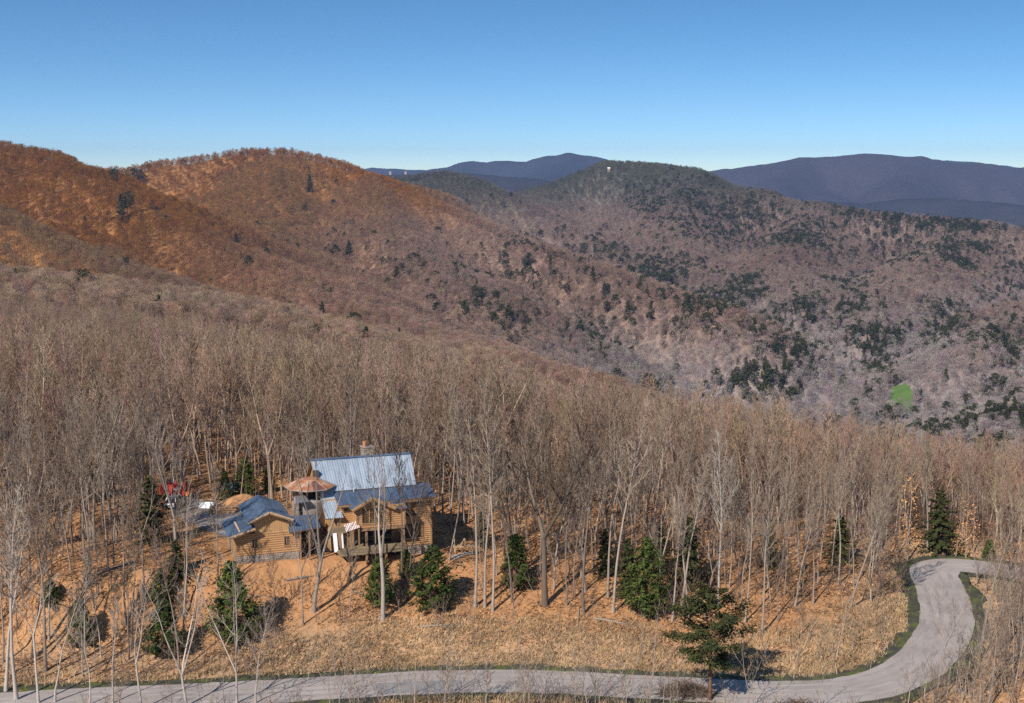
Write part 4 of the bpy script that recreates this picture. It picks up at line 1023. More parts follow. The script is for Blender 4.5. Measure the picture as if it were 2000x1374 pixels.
# chimney
ch = MB().box(-7.2, -5.85, 6.9, 8.1, 9.5, 13.05).build('chimney', M['stone'], H)
stones(ch, -7.2, -5.85, 11.2, 13.0, 6.898, 9)
MB().box(-7.32, -5.73, 6.78, 8.22, 13.052, 13.2).build('cap', M['stone'], ch)
MB().tube([(-6.86, 7.4, 13.2), (-6.86, 7.4, 13.8), (-6.86, 7.4, 13.85)], [.24, .22, .27], 10).build('chimney_pot', M['clay'], ch)
MB().tube([(-9.5, 2.0, 8.55), (-9.5, 2.0, 9.15)], [.06, .06], 8).build('vent_pipe', M['white'], H)
# porch under the gable bay
MB().box(-10.05, -4.0, -2.22, -1.98, 4.55, 4.85).build('porch_beam', M['timber'], H)
pw_ = MB().box(-10.0, -4.0, 1.0, 1.18, 1.9, 4.855).build('porch_wall', M['timber'], H)
for x0, x1, z0 in ((-8.9, -7.4, 2.1), (-6.9, -5.0, 2.1)): MB().box(x0, x1, .93, .998, z0, 4.3).build('doorway', M['glass'], pw_)
for x in (-9.05, -4.35): MB().box(x - .13, x + .13, -2.95, -2.7, .6, 4.55).build('post', M['timber'], H)
for x in (-6.6,): MB().box(x - .13, x + .13, -2.9, -2.65, .6, 1.9).build('post', M['timber'], H)
dk = MB().box(-12.4, -4.3, -3.0, .9, 1.88, 2.06).build('deck', M['deck'], H)
for i in range(13):
    MB().box(-12.4, -4.3, -3.0 + i * .3, -2.72 + i * .3, 2.062, 2.10).build('plank', M['deck'], dk)
for k in range(3): MB().box(-12.4, -4.3, -3.1, -3.03, 1.86 + k * .36, 2.18 + k * .36).build('rail_board', M['deck'], dk)
for x in np.arange(-12.3, -4.2, 1.35): MB().box(x, x + .1, -3.02, -2.92, 1.7, 2.95).build('rail_post', M['timber'], dk)
MB().box(-12.3, -4.2, -.4, -.3, .2, 1.87).build('underfloor_shade', M['void'], H)  # dark sheet paints the shade under the deck
# left entrance: corrugated awning, boards and a white sheet
aw = MB().box(-11.6, -9.7, -1.2, -.1, 4.62, 4.70)
aw = MB().slab((-11.5, -2.6, 4.75), (-9.75, -2.6, 5.2), (-9.75, -1.3, 5.75), (-11.5, -1.3, 5.3), .05).build('awning', M['rust'], H)
for i in range(9):
    t = i / 9; x = -11.5 + 1.75 * t; zz = 4.75 + .45 * t
    MB().slab((x, -2.62, zz + .04), (x + .09, -2.62, zz + .06), (x + .09, -1.3, zz + .61), (x, -1.3, zz + .59), .05).build('corrugation', M['white'], aw)
for x in (-11.3, -9.9): MB().box(x - .07, x + .07, -2.5, -2.36, 2.1, 4.7 if x < -11 else 5.05).build('awning_post', M['timber'], H)
MB().box(-13.1, -10.0, -.06, .0, 1.9, 4.1).build('entrance_wall', M['timber'], H)
MB().box(-13.0, -11.1, -.6, -.1, 4.1, 4.85).build('beam', M['deck'], H)
MB().box(-12.15, -11.75, -.75, -.4, 1.9, 4.1).build('pillar', M['timber'], H)
MB().slab((-13.75, -.9, 2.9), (-13.05, -.9, 2.0), (-13.05, -.5, 5.0), (-13.3, -.5, 5.0), .05).build('plywood_sheet', M['board'], H)
MB().slab((-12.72, -1.15, 1.95), (-12.22, -1.15, 1.95), (-12.3, -.62, 4.2), (-12.8, -.62, 4.2), .05).build('white_sheet', M['white'], H)
MB().slab((-11.72, -1.1, 2.0), (-11.5, -1.1, 2.0), (-11.55, -.7, 4.1), (-11.75, -.7, 4.1), .05).build('white_sheet', M['white'], H)

# round tower with a rusted faceted roof
T = empty('tower', in_house(-14.75, 3.55), HA, 'round grey tower with an open top under a rusty faceted metal roof', 'tower')
MB().tube([(0, 0, .2), (0, 0, 7.6), (0, 0, 7.95)], [2.05, 2.0, 2.06], 28).build('tower_wall', M['stucco'], T, True)
stones(MB().box(-2.5, -1.75, -2.0, -1.2, .2, 8.0).build('buttress', M['stone'], T), -2.5, -1.75, .4, 8, -2.003, 5)
for k in range(8):
    a = (k + .5) * math.pi / 4; MB().tube([(1.8 * math.cos(a), 1.8 * math.sin(a), 7.9), (1.8 * math.cos(a), 1.8 * math.sin(a), 9.5)], [.12, .12], 6).build('post', M['timber'], T)
MB().tube([(0, 0, 7.9), (0, 0, 9.6)], [.9, .9], 10).build('shade_core', M['void'], T)  # dark cylinder paints the shade inside the open tower top
for k in range(8):
    a0, a1 = (k - .5) * math.pi / 4 + .12, (k + .5) * math.pi / 4 + .12
    ro, ri, ze, zt = 3.2, 1.25, 9.42, 10.25
    q = lambda a, r_, z_: (r_ * math.cos(a), r_ * math.sin(a), z_)
    for s_ in range(3):
        b0, b1 = a0 + (a1 - a0) * s_ / 3, a0 + (a1 - a0) * (s_ + 1) / 3
        def edge(b, r_, z_):            # straight facet edge
            t = (b - a0) / (a1 - a0); p0, p1 = np.array(q(a0, r_, z_)), np.array(q(a1, r_, z_)); return p0 + (p1 - p0) * t
        dark = (k == 6 and s_ in (1, 2))
        MB().slab(edge(b0 + .01, ro, ze), edge(b1 - .01, ro, ze), edge(b1 - .01, ri, zt), edge(b0 + .01, ri, zt), .06).build('roof_panel', M['rustdark' if dark else 'rust'], T)
    MB().tube([q(a0, ro + .03, ze + .02), q(a0, ri, zt + .03)], [.07, .06], 5).build('hip_cap', M['chrome'] if k % 3 == 0 else M['rust'], T)
    MB().tube([q(a0, ro, ze - .02), q(a1, ro, ze - .02)], [.07, .07], 5).build('eave_trim', M['stucco'], T)
MB().tube([(0, 0, 10.2), (0, 0, 10.4)], [1.3, 1.0], 8).build('roof_crown', M['rust'], T)
MB().box(.55, 1.25, .4, 1.0, 10.1, 11.15).build('dark_vent', M['frame'], T)
MB().slab((-2.3, -3.0, 8.15), (-.6, -3.0, 8.15), (-1.0, -1.9, 8.75), (-2.2, -1.9, 8.75), .06).build('hood', M['chrome'], T)

# garage
Gg = empty('garage', in_house(-21, 0), HA, 'log sided garage with a stepped blue metal gable roof beside the gravel yard', 'garage')
def gx(x): return x + 21.0
fo = MB().box(gx(-24.7), gx(-17.1), -1.5, 7, .6, 2.6).build('foundation', M['stone'], Gg); stones(fo, gx(-24.7), gx(-17.1), 1.2, 2.6, -1.502, 4)
wl = MB().box(gx(-24.7), gx(-17.1), -1.44, 7, 2.602, 5.1).box(gx(-22.4), gx(-18.3), -1.44, 7, 5.102, 6.4).build('wall', M['board'], Gg)
log_courses(wl, lambda z: (gx(-24.75), gx(-17.05)), 2.62, 5.2, -1.442, [(gx(-22.75), gx(-22.1), 3.5, 4.5), (gx(-18.9), gx(-18.3), 3.5, 4.5)])
window(wl, gx(-22.75), gx(-22.1), 3.5, 4.5, -1.46, 2, False); window(wl, gx(-18.9), gx(-18.3), 3.5, 4.5, -1.46, 2, False)
MB().prism([(gx(-22.4), 6.402), (gx(-18.3), 6.402), (gx(-20.7), 7.55)], -1.44, -1.2).build('gable_wall', M['board'], wl)
x = -22.4
while x < -18.4:
    zt = 7.5 - abs(x + .14 + 20.7) * .44
    o = obj('board', BRDM, wl, (gx(x), -1.45, 5.26)); o.scale = (1, 1, zt - 5.26); x += .295
MB().box(gx(-22.45), gx(-18.3), -1.56, -1.446, 5.12, 5.255).build('belt_board', M['timber'], wl)
roof_plane(Gg, (gx(-23.25), -2.3, 6.72), (gx(-23.25), 7.3, 6.72), (gx(-20.7), 7.3, 7.86), (gx(-20.7), -2.3, 7.86), M['roof'], .62)
roof_plane(Gg, (gx(-17.9), 7.3, 6.72), (gx(-17.9), -2.3, 6.72), (gx(-20.69), -2.3, 7.86), (gx(-20.69), 7.3, 7.86), M['roof'], .62)
roof_plane(Gg, (gx(-25.6), -2.55, 5.2), (gx(-25.6), 5.6, 5.2), (gx(-22.42), 5.6, 6.1), (gx(-22.42), -2.55, 6.1), M['roof'], .62)
for a, b, c, d_, y in ((-23.25, 6.72, -20.7, 7.86, -2.33), (-20.7, 7.86, -17.9, 6.72, -2.33), (-25.6, 5.2, -22.42, 6.1, -2.58)):
    MB().slab((gx(a), y - .03, b - .02), (gx(a), y + .03, b - .02), (gx(c), y + .03, d_ - .02), (gx(c), y - .03, d_ - .02), .2).build('fascia', M['lumber'], Gg)
MB().slab((gx(-24.3), -1.6, 5.66), (gx(-24.1), -1.6, 5.72), (gx(-24.1), 3.6, 5.72), (gx(-24.3), 3.6, 5.66), .03).build('roof_batten', M['lumber'], Gg)
roof_plane(Gg, (gx(-18.4), -2.4, 5.25), (gx(-14.55), -2.1, 5.55), (gx(-14.55), .3, 6.55), (gx(-18.4), .3, 6.6), M['roof'], .62)
for x in (-17.0, -15.9, -14.8): MB().box(gx(x) - .09, gx(x) + .09, -1.9, -1.72, 1.5, 5.3 if x < -16 else 5.45).build('post', M['timber'], Gg)
MB().box(gx(-16.95), gx(-14.2), .3, .45, 1.6, 5.9).build('breezeway_shade', M['void'], Gg)  # dark sheet paints the shade at the back of the breezeway

# ------------------------------------------------------------------ things about the yard
def at(u, v): q = hit(u, v); return float(q[0]), float(q[1]), float(q[2])
# silver car seen from behind
q = at(347, 990); C_ = empty('parked_car', q, math.radians(-14), 'silver estate car with dark windows parked on the gravel, tail to the viewer', 'car')
prof = [(-2.25, .38), (-2.3, .75), (-2.22, 1.0), (2.05, .86), (2.25, .7), (2.28, .36)]
MB().prismx([(y, z) for y, z in prof][::-1], -.9, .9).build('body', M['silver'], C_)
cab = MB(); b_ = [(-.84, -2.12, 1.0), (.84, -2.12, 1.0), (.84, .95, .93), (-.84, .95, .93)]; t_ = [(-.66, -1.72, 1.62), (.66, -1.72, 1.62), (.66, .1, 1.62), (-.66, .1, 1.62)]
cab.add(b_ + t_, [(3,2,1,0),(4,5,6,7),(0,1,5,4),(1,2,6,5),(2,3,7,6),(3,0,4,7)]); cab.build('cabin_glass', M['glass'], C_)
MB().slab((-.68, -1.74, 1.66), (.68, -1.74, 1.66), (.68, .12, 1.66), (-.68, .12, 1.66), .05).build('roof', M['silver'], C_)
for s_ in (-1, 1):
    MB().slab((s_ * .8 - .06, -2.1, 1.02), (s_ * .8 + .06, -2.1, 1.02), (s_ * .65 + .05, -1.72, 1.64), (s_ * .65 - .05, -1.72, 1.64), .05).build('pillar', M['silver'], C_)
    MB().box(s_ * .86 - .14, s_ * .86 + .02 if s_ > 0 else s_ * .86 + .14, -2.34, -2.2, .78, 1.0).build('tail_light', M['taillight'], C_)
    for y in (-1.4, 1.4):
        wh = MB().tube([(s_ * .72, y, .33), (s_ * .93, y, .33)], [.33, .33], 14).build('wheel', M['tyre'], C_)
        MB().tube([(s_ * .92, y, .33), (s_ * .945, y, .33)], [.2, .19], 10).build('rim', M['chrome'], wh)
MB().box(-.88, .88, -2.4, -2.26, .36, .56).build('bumper', M['silver'], C_)
MB().box(-.26, .26, -2.335, -2.29, .74, .9).build('number_plate', M['white'], C_)
# red dump trailer behind it
q = at(343, 972); D_ = empty('dump_trailer', q, math.radians(-12), 'red ribbed steel dump trailer with an orange end, parked behind the silver car', 'trailer')
bd = MB().box(-1.9, 1.9, -1.0, -.94, .7, 2.0).box(-1.9, 1.9, .94, 1.0, .7, 2.0).box(1.84, 1.9, -.94, .94, .7, 2.0).box(-1.9, 1.9, -1.0, 1.0, .62, .698).build('bed', M['red'], D_)
for i in range(7): MB().box(-1.85 + i * .6, -1.75 + i * .6, -1.09, -1.002, .7, 1.95).build('rib', M['red'], bd)
MB().box(-1.95, 1.95, -1.12, -1.003, 1.97, 2.1).build('top_rail', M['red'], bd)
for x in (.25, .95): MB().box(x, x + .38, -1.105, -1.092, 1.35, 1.6).build('white_plate', M['white'], bd)
MB().box(-2.9, -1.97, -.9, .9, .7, 1.75).build('orange_gate', M['orange'], D_)
MB().box(2.0, 2.5, -.8, .8, .5, 1.1).build('orange_toolbox', M['orange'], D_)
MB().tube([(-.35, .3, 2.0), (-.35, .3, 3.1)], [.07, .06], 8).build('white_mast', M['white'], D_)
for x in (-.5, .45): MB().tube([(x, -1.0, .36), (x, -.75, .36)], [.36, .36], 12).build('wheel', M['tyre'], D_)
for x in (-.5, .45): MB().tube([(x, .75, .36), (x, 1.0, .36)], [.36, .36], 12).build('wheel', M['tyre'], D_)
# white sheets leaning on a lumber rack
q = at(405, 994); W_ = empty('lumber_rack', (q[0], q[1] + .5, q[2]), math.radians(-8), 'pale lumber rack beside the gravel yard', 'rack')
for x in (-1.1, 1.05): MB().box(x - .06, x + .06, .0, .12, 0, 1.9 if x > 0 else 1.2).build('upright', M['lumber'], W_)
for k in range(3): MB().box(-1.3, 1.3, .13, .25, .35 + k * .35, .47 + k * .35).build('rail', M['lumber'], W_)
for k, x in enumerate((-1.15, -.05, .5)):
    o = MB().slab((x, -.75, .12), (x + (1.05 if k == 0 else .53), -.75, .12), (x + (1.05 if k == 0 else .53), -.12, .85), (x, -.12, .85), .06).build('white_sheet', M['white'])
    o.location = W_.location; o.rotation_euler = W_.rotation_euler
    tag(o, ['wide white sheet leaning on the lumber rack', 'middle narrow white sheet leaning on the lumber rack', 'rightmost narrow white sheet leaning on the lumber rack'][k], 'sheet')
# heap of dark logs and stumps behind the yard
q = at(437, 1000); Lp = empty('log_pile', q, math.radians(6), 'low pile of dark brown logs between the gravel yard and the clay bank', 'log pile')
r = random.Random(3)
for k in range(15):
    row = 0 if k < 7 else (1 if k < 12 else 2); j = k if k < 7 else (k - 7 if k < 12 else k - 12)
    y = -.9 + j * .32 + row * .16; zz = .16 + row * .27; l0, l1 = -1.7 + r.uniform(-.3, .2), 1.6 + r.uniform(-.3, .4)
    MB().tube([(l0, y, zz), (l1, y + r.uniform(-.1, .1), zz)], [.17, .14], 8).build('log', M['timber'], Lp)
# clay bank (mound) behind the garage
def mound(u, v, rx, ry, h, name, mat, label, cat, seed):
    cx_, cy_, cz_ = at(u, v); V, F_ = [], []; n = 26
    for i in range(n + 1):
        for j in range(n + 1):
            a, b = -1 + 2 * i / n, -1 + 2 * j / n; rr = math.hypot(a, b); x, y = cx_ + a * rx, cy_ + b * ry
            hh = h * max(0, 1 - rr) ** .8 * (1 + .5 * float(fbm(np.array(x / 1.6), np.array(y / 1.6), seed, 3))) - (.35 if rr > .97 else 0)
            V.append((a * rx, b * ry, float(ground(x, y)) - cz_ + hh))
    F_ = [(i * (n + 1) + j, (i + 1) * (n + 1) + j, (i + 1) * (n + 1) + j + 1, i * (n + 1) + j + 1) for i in range(n) for j in range(n)]
    o = obj(name, mesh_from(name, V, F_, mat, False)); o.location = (cx_, cy_, cz_); return tag(o, label, cat)
mound(474, 985, 3.6, 4.2, 1.3, 'clay_mound', M['soil'], 'tall mound of bare orange clay behind the garage', 'mound', 4)
mound(452, 966, 3.0, 3.0, 1.1, 'clay_mound', M['soil'], 'low orange clay heap left of the tall mound, partly under a grey tarp', 'mound', 6)
q = at(448, 966); o = MB().slab((-1.2, -1, .9), (1.2, -1.1, .8), (1.3, .9, 1.5), (-1.0, 1.0, 1.55), .05).build('tarp', M['tarp']); o.location = q; tag(o, 'grey tarp lying over the low clay heap', 'tarp')
# clearing: lumber workbench, sawhorses, grey drum
q = at(905, 1082); B_ = empty('workbench', q, math.radians(10), 'open lumber frame workbench with a raised brace in the clearing', 'workbench')
for x, y in ((-1.1, -.35), (1.1, -.35), (-1.1, .35), (1.1, .35)): MB().box(x - .05, x + .05, y - .05, y + .05, 0, .95).build('leg', M['lumber'], B_)
for y in (-.38, .38): MB().box(-1.35, 1.5, y - .05, y + .05, .9, 1.02).build('rail', M['lumber'], B_)
for x in (-1.1, -.3, .4, 1.1): MB().box(x - .1, x + .1, -.33, .33, .92, 1.0).build('slat', M['lumber'], B_)
MB().slab((-.4, .05, 1.05), (-.28, .05, 1.05), (.22, .05, 1.95), (.1, .05, 1.95), .08).build('brace', M['lumber'], B_)
for x in (-1.15, .2): MB().box(x - .05, x + .05, -.02, .08, 1.03, 1.95).build('upright', M['lumber'], B_)
for (u, v, rz, lb) in ((892, 1106, .5, 'small wooden sawhorse in the clearing, the one farther up the slope'), (897, 1114, -.2, 'small wooden sawhorse in the clearing, the one lower down the slope')):
    s_ = empty('sawhorse', at(u, v), rz, lb, 'sawhorse', 'sawhorses in the clearing')
    MB().box(-.5, .5, -.05, .05, .62, .72).build('beam', M['timber'], s_)
    for x in (-.4, .4):
        for sy in (-1, 1): MB().slab((x - .04, sy * .36, 0), (x + .04, sy * .36, 0), (x + .04, sy * .03, .64), (x - .04, sy * .03, .64), .05).build('leg', M['timber'], s_)
q = at(849, 1088); dr = empty('water_tank', q, 0, 'grey plastic tank at the right corner of the log house', 'tank')
MB().tube([(0, 0, 0), (0, 0, .1), (0, 0, 1.05), (0, 0, 1.25)], [.5, .52, .52, .42], 16).build('barrel', M['tarp'], dr, True); MB().tube([(0, 0, 1.25), (0, 0, 1.33)], [.2, .2], 10).build('cap', M['frame'], dr)
# brush pile by the road and some fallen trunks
def sticks(n, rx, ry, h, seed, th=.03):
    g = np.random.default_rng(seed); sg = []
    for i in range(n):
        a = g.uniform(0, 6.28); rr = math.sqrt(g.random()); c = np.array([rx * rr * math.cos(a), ry * rr * math.sin(a), h * (1 - rr) * g.random() + .08]); d_ = unit(np.array([g.normal(), g.normal(), g.normal(0, .35)])); l_ = g.uniform(.5, 1.6)
        sg.append((*(c - d_ * l_), *(c + d_ * l_), th * g.uniform(.5, 1.5), th * .3))
    return tri_tubes(sg)
def brush(u, v, rx, ry, h, seed, lb, n=260):
    qx, qy = on_plane(u, v, ROAD_Z - .4); z = float(ground(qx, qy)); V, T_ = sticks(n, rx, ry, h, seed); V[:, 2] = np.maximum(V[:, 2], -.2)
    o = obj('brush_pile', fast_mesh('brush_pile', V, T_, M['twig']), None, (qx, qy, z)); o['tint'] = [.15, .11, .085]; tag(o, lb, 'brush pile')
brush(1338, 1362, 3.0, 1.6, 1.9, 5, 'heap of grey brown brush and branches at the foot of the roadside pine', 420)
brush(1560, 1392, 2.2, 1.2, 1.2, 6, 'small brush heap on the near road edge right of the pine', 200)
for (u0, v0, u1, v1, rr, lb) in ((1160, 1212, 1225, 1222, .13, 'pale fallen log lying on the meadow edge above the grass'), (820, 1228, 905, 1222, .12, 'grey fallen trunk on the leaf bank below the bright conifer'), (690, 1160, 740, 1178, .10, 'thin fallen trunk near the thick forked tree'), (560, 1140, 612, 1128, .14, 'fallen trunk below the garage corner'), (1130, 1195, 1128, 1232, .11, 'pale broken trunk leaning down the bank'), (200, 1120, 262, 1098, .13, 'fallen log on the left bank'), (430, 1180, 520, 1168, .10, 'thin fallen trunk beside the big dark conifer')):
    a, b = np.array(at(u0, v0)), np.array(at(u1, v1)); m_ = (a + b) / 2
    o = MB().tube([a - m_ + (0, 0, rr), (0, 0, rr * 1.2), b - m_ + (0, 0, rr * .8)], [rr, rr * .85, rr * .5], 7).build('fallen_log', M['bark']); o.location = m_; o['tint'] = [.3, .25, .2]; tag(o, lb, 'fallen log')
# far houses on the ridges
for (u, v, s_, lb) in ((1189, 333, .6, 'tiny white roofed house on the dark ridge below the far peak'), (762, 337, .7, 'tiny pale house on the distant ridge, left of its neighbour'), (792, 336, .6, 'tiny pale house on the distant ridge, right of its neighbour')):
    cnd = [t for t in np.geomspace(2500, 7500, 900)]; D0 = P(u, v, 1.) - np.array([0, 0, CZ]); tt = np.array(cnd); zz = ground(D0[0] * tt, D0[1] * tt) + 9 - (CZ + D0[2] * tt); k = np.nonzero(zz > 0)[0]; k2 = np.nonzero(tt > 5200)[0]; t0 = tt[k[0]] if len(k) else tt[k2[np.argmax(zz[k2])]]
    f_ = empty('far_house', (D0[0] * t0, D0[1] * t0, float(ground(D0[0] * t0, D0[1] * t0)) + 8), .2, lb, 'house')
    MB().box(-7 * s_, 7 * s_, -4 * s_, 4 * s_, -8, 4.5).build('wall', M['lumber'], f_); MB().prismx([(-4.8 * s_, 4.5), (4.8 * s_, 4.5), (0, 8.5)], -7.6 * s_, 7.6 * s_).build('roof', M['white' if u > 1000 else 'stone'], f_)

# ------------------------------------------------------------------ saplings, beeches, undergrowth, grass and litter
g4 = random.Random(21)
def sap(x, y, h, label, group, tint=None):
    global sap_n
    if sap_n >= 300: return
    pu, pv, _ = proj(x, y, float(ground(x, y))); rel, lmk = where_label(float(pu), float(pv))
    label = ('tall ' if h > 5 else 'low ' if h < 3.5 else '') + 'thin bare sapling ' + rel; group = 'saplings around ' + lmk
    for w_ in ('close ', 'bare ', 'low ', 'tall '):
        if len(label.split()) > 16: label = label.replace(w_, '', 1)
    place_tree('sapling', SAPL[g4.randrange(5)], (x, y, float(ground(x, y)) - .05), h, 6, tint or tint_pale(g4), label, group, 'sapling', wide=g4.uniform(.8, 1.2), lean=(g4.gauss(.03, .06), g4.gauss(0, .04))); sap_n += 1
for i in range(290):
    u = g4.uniform(380, 1990); v = g4.uniform(1352, 1400)
    x, y = on_plane(u, v, ROAD_Z - .5)
    if float(line_dist(np.array([x]), np.array([y]), ROADL)[0]) < 4.3 or y > 132: continue
    sec = 'left of the darker road patch' if u < 720 else 'below the darker road patch' if u < 960 else 'between the road patch and the pine' if u < 1330 else 'between the pine and the bend' if u < 1700 else 'at the outer side of the bend'
    pu, pv, _ = proj(x, y, float(ground(x, y))); h_ = g4.uniform(2.8, 7.2) * (1.15 if u > 1400 else 1)
    sap(x, y, h_, ('tall ' if h_ > 5 else 'low ' if h_ < 3.5 else '') + 'thin bare sapling on the near road edge ' + sec, 'saplings on the near road edge ' + sec)
for (u, v, h) in ((897,1322,6.0),(1075,1300,4.5),(1120,1290,4.5),(1275,1325,8),(1213,1330,5.5),(1550,1330,7),(1600,1300,6),(1635,1320,8),(600,1345,6.5),(655,1330,7),(690,1340,6),(1700,1310,5.5),(1500,1315,6),(1735,1270,6),(1580,1255,6),(1665,1270,6.5),(1010,1290,4)):
    x, y, _ = at(u, v); sap(x, y, h, 'thin bare sapling standing in the dry grass above the road ' + ('left of the pine' if u < 1380 else 'right of the pine'), 'saplings in the dry grass above the road')
for i in range(70):
    u = g4.uniform(1890, 2000); v = g4.uniform(1130, 1330); x, y, _ = at(u, v)
    if float(line_dist(np.array([x]), np.array([y]), ROADL)[0]) < 5: continue
    sap(x, y, g4.uniform(3, 8), 'bare sapling in the thicket inside the road bend at the right edge', 'saplings inside the road bend')
def leafy(u, v, top, pair, n, zlo, zhi, rad, label, mat='beech'):
    x, y, z = at(u, v); d_ = float(proj(x, y, z)[2]); h = (v - top) / FOC * d_ / .94
    t_ = place_tree('beech_tree', pair, (x, y, z - .1), h, 18, (.3, .24, .19), label, None, wide=.8)
    g = np.random.default_rng(u); a = g.uniform(0, 6.28, n); zc = g.choice(np.linspace(zlo, zhi, 9), n) + g.normal(0, .6, n); rr = rad * np.sqrt(g.random(n)) * (1.05 - .5 * (zc - zlo) / (zhi - zlo))
    c = np.stack([rr * np.cos(a), rr * np.sin(a), zc], 1); lob = .5 + .5 * np.sin(a * 3 + zc); k = g.random(n) < .35 + .65 * lob; c = c[k]
    V, T_ = sprays(c, np.tile([0, -.3, 1.], (len(c), 1)), .36, g); o = obj('dry_leaves', fast_mesh('dry_leaves', V, T_, M[mat]), t_); o['kind'] = 'stuff'
leafy(1886, 1092, 905, CROOK[0], 520, 1.5, 11, 3.2, 'young tree holding tiers of orange leaves right of the conifer at the road end')
leafy(1772, 1098, 900, BARE[5], 330, 3, 14, 2.6, 'tree tinged with russet leaves where the road leaves the wood')
leafy(1866, 1090, 960, BARE[2], 160, 2, 8, 2.0, 'small orange leaved tree between the conifer and the tiered orange tree')

gg = np.random.default_rng(77)
def spots(n, u0, u1, y0, y1, keepf):
    u = gg.uniform(u0, u1, n); y = np.sqrt(gg.uniform(y0 ** 2, y1 ** 2, n)); x = (u - 1000) / FOC * y; z = ground(x, y); pu, pv, pd = proj(x, y, z); k = keepf(x, y, pu, pv, pd); return x[k], y[k], z[k]
def free(x, y):
    hx, hy = to_house(x, y); return ~((hx > -26.5) & (hx < 1.2) & (hy > -3.6) & (hy < 12)) & (line_dist(x, y, ROADL) > 4.9)
# undergrowth: bare shrubs through the wood and on the banks
x, y, z = spots(16000, -60, 2060, 104, 300, lambda x, y, u, v, d: free(x, y) & (gg.random(len(x)) < np.where(y < 126, .5, np.where((v > np.interp(u, [0, 560, 900, 1440, 1700], [1330, 1235, 1200, 1235, 1180])) & (u < 1740), np.where(u < 560, .7, .16), np.where((u > 850) & (u < 930), .03, .42)) * np.where((u > 300) & (u < 560) & (v < 1065), .1, 1))))
n = len(x); s = gg.uniform(.3, .95, n) * np.where(y < 126, .75, 1); pr_ = [merged(p_) for p_ in SAPL]
v_ = gg.uniform(.7, 1.25, (n, 1))
stuff_instances('undergrowth', pr_, np.stack([x, y, z - .05], 1), np.array([.25, .18, .14]) * v_, np.stack([s * 1.25, s * 1.25, s], 1), np.stack([gg.normal(0, .1, n), gg.normal(0, .1, n), gg.uniform(0, 6.28, n)], 1), gg.integers(0, 5, n), 'bare twiggy undergrowth through the wood and along the road')
# dry grass tufts on the bank, mossy tufts on the verges, loose leaves
def tufts(name, x, y, z, mat, hgt, wid, blades, label, lean=.5):
    n = len(x); V = np.zeros((n, blades, 3, 3)); a = gg.uniform(0, 6.28, (n, blades)); h = hgt * gg.uniform(.5, 1.3, (n, blades)); o = gg.normal(0, wid, (n, blades, 2))
    bx, by = x[:, None] + o[..., 0], y[:, None] + o[..., 1]; wv = .05 * gg.uniform(.7, 1.6, (n, blades))
    V[..., 0, 0] = bx - np.cos(a) * wv; V[..., 0, 1] = by - np.sin(a) * wv; V[..., 1, 0] = bx + np.cos(a) * wv; V[..., 1, 1] = by + np.sin(a) * wv
    V[..., 0, 2] = V[..., 1, 2] = z[:, None] - .04; V[..., 2, 0] = bx + gg.normal(0, lean, (n, blades)) * h; V[..., 2, 1] = by + gg.normal(0, lean, (n, blades)) * h; V[..., 2, 2] = z[:, None] + h
    tag(obj(name, fast_mesh(name, V.reshape(-1, 3), np.arange(n * blades * 3).reshape(-1, 3), mat)), label, kind='stuff')
def on_bank(x, y, u, v, d):
    e = np.interp(u, [-100, 380, 560, 700, 860, 1000, 1200, 1440, 1560, 1700, 1760, 2100], [1330, 1310, 1235, 1215, 1190, 1205, 1212, 1235, 1215, 1180, 1130, 1090]); ld = line_dist(x, y, ROADL)
    return (v > e - 25) & (ld > 4.1 + .9 * fbm(x / 3, y / 3, 5, 2)) & (u < 1770) & (gg.random(len(x)) < sstep(e - 25, e + 40, v)) & (fbm(x / 5, y / 3, 21, 3) > -.25)
x, y, z = spots(52000, -40, 1800, 119, 165, on_bank); tufts('dry_grass', x, y, z, M['grass'], .42, .14, 5, 'tan dry grass on the open bank above the road')
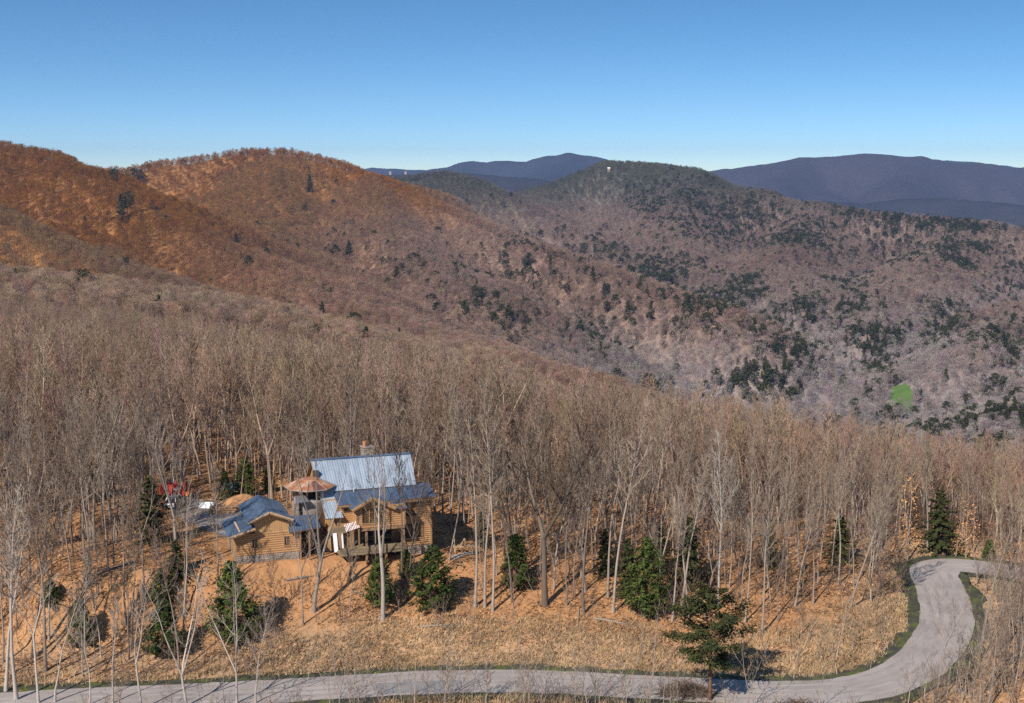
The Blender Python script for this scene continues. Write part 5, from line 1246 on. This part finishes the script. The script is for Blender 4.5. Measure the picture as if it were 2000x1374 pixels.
ld_ok = lambda x, y, u, v, d: (lambda q_: (q_ > 3.0) & (q_ < 5.2) & (fbm(x / 2.5, y / 2.5, 41, 2) > -.15))(line_dist(x, y, ROADL))
x, y, z = spots(26000, -60, 2060, 112, 190, ld_ok); tufts('verge_grass', x, y, z + .1, M['moss'], .20, .12, 4, 'short dark mossy grass on the road verges')
def leaves(n, u0, u1, y0, y1, keepf, size, name, label, mat='leaf'):
    x, y, z = spots(n, u0, u1, y0, y1, keepf); c = np.stack([x, y, np.where(line_dist(x, y, ROADL) < 3.6, ROAD_Z + .05, z + .05)], 1); V, T_ = sprays(c, np.tile([0, 0, 1.4], (len(c), 1)), size, gg); tag(obj(name, fast_mesh(name, V, T_, M[mat])), label, kind='stuff')
leaves(120000, -60, 2060, 117, 235, lambda x, y, u, v, d: free(x, y) & (line_dist(x, y, ROADL) > 6) & (fbm(x / 6, y / 6, 88, 3) > -.35), .34, 'fallen_leaves', 'drifts of dry orange leaves on the forest floor')
leaves(150000, -60, 2060, 117, 215, lambda x, y, u, v, d: free(x, y) & (line_dist(x, y, ROADL) > 5.2) & (fbm(x / 4, y / 2.2, 188, 4) > .12), .36, 'old_leaves', 'patches of older dark brown leaves on the forest floor', 'oldleaf')
leaves(9000, -60, 2060, 117, 185, lambda x, y, u, v, d: (lambda q_: (q_ < 3.6) & (gg.random(len(x)) < sstep(1.2, 3.3, q_) * .8 + .03))(line_dist(x, y, ROADL)), .17, 'road_leaves', 'blown leaves along the road edges')

# ------------------------------------------------------------------ air
hm = bpy.data.materials.new('haze'); hm.use_nodes = True; hn = hm.node_tree; hn.nodes.clear()
pv_ = hn.nodes.new('ShaderNodeVolumePrincipled'); ho = hn.nodes.new('ShaderNodeOutputMaterial'); hn.links.new(pv_.outputs[0], ho.inputs['Volume'])
pv_.inputs['Color'].default_value = (.42, .60, 1, 1); pv_.inputs['Density'].default_value = 3.8e-5; pv_.inputs['Anisotropy'].default_value = .1
tag(MB().box(-13500, 13500, -150, 17900, float(GZ.min()) - 6, 620).build('haze', hm), kind='stuff')
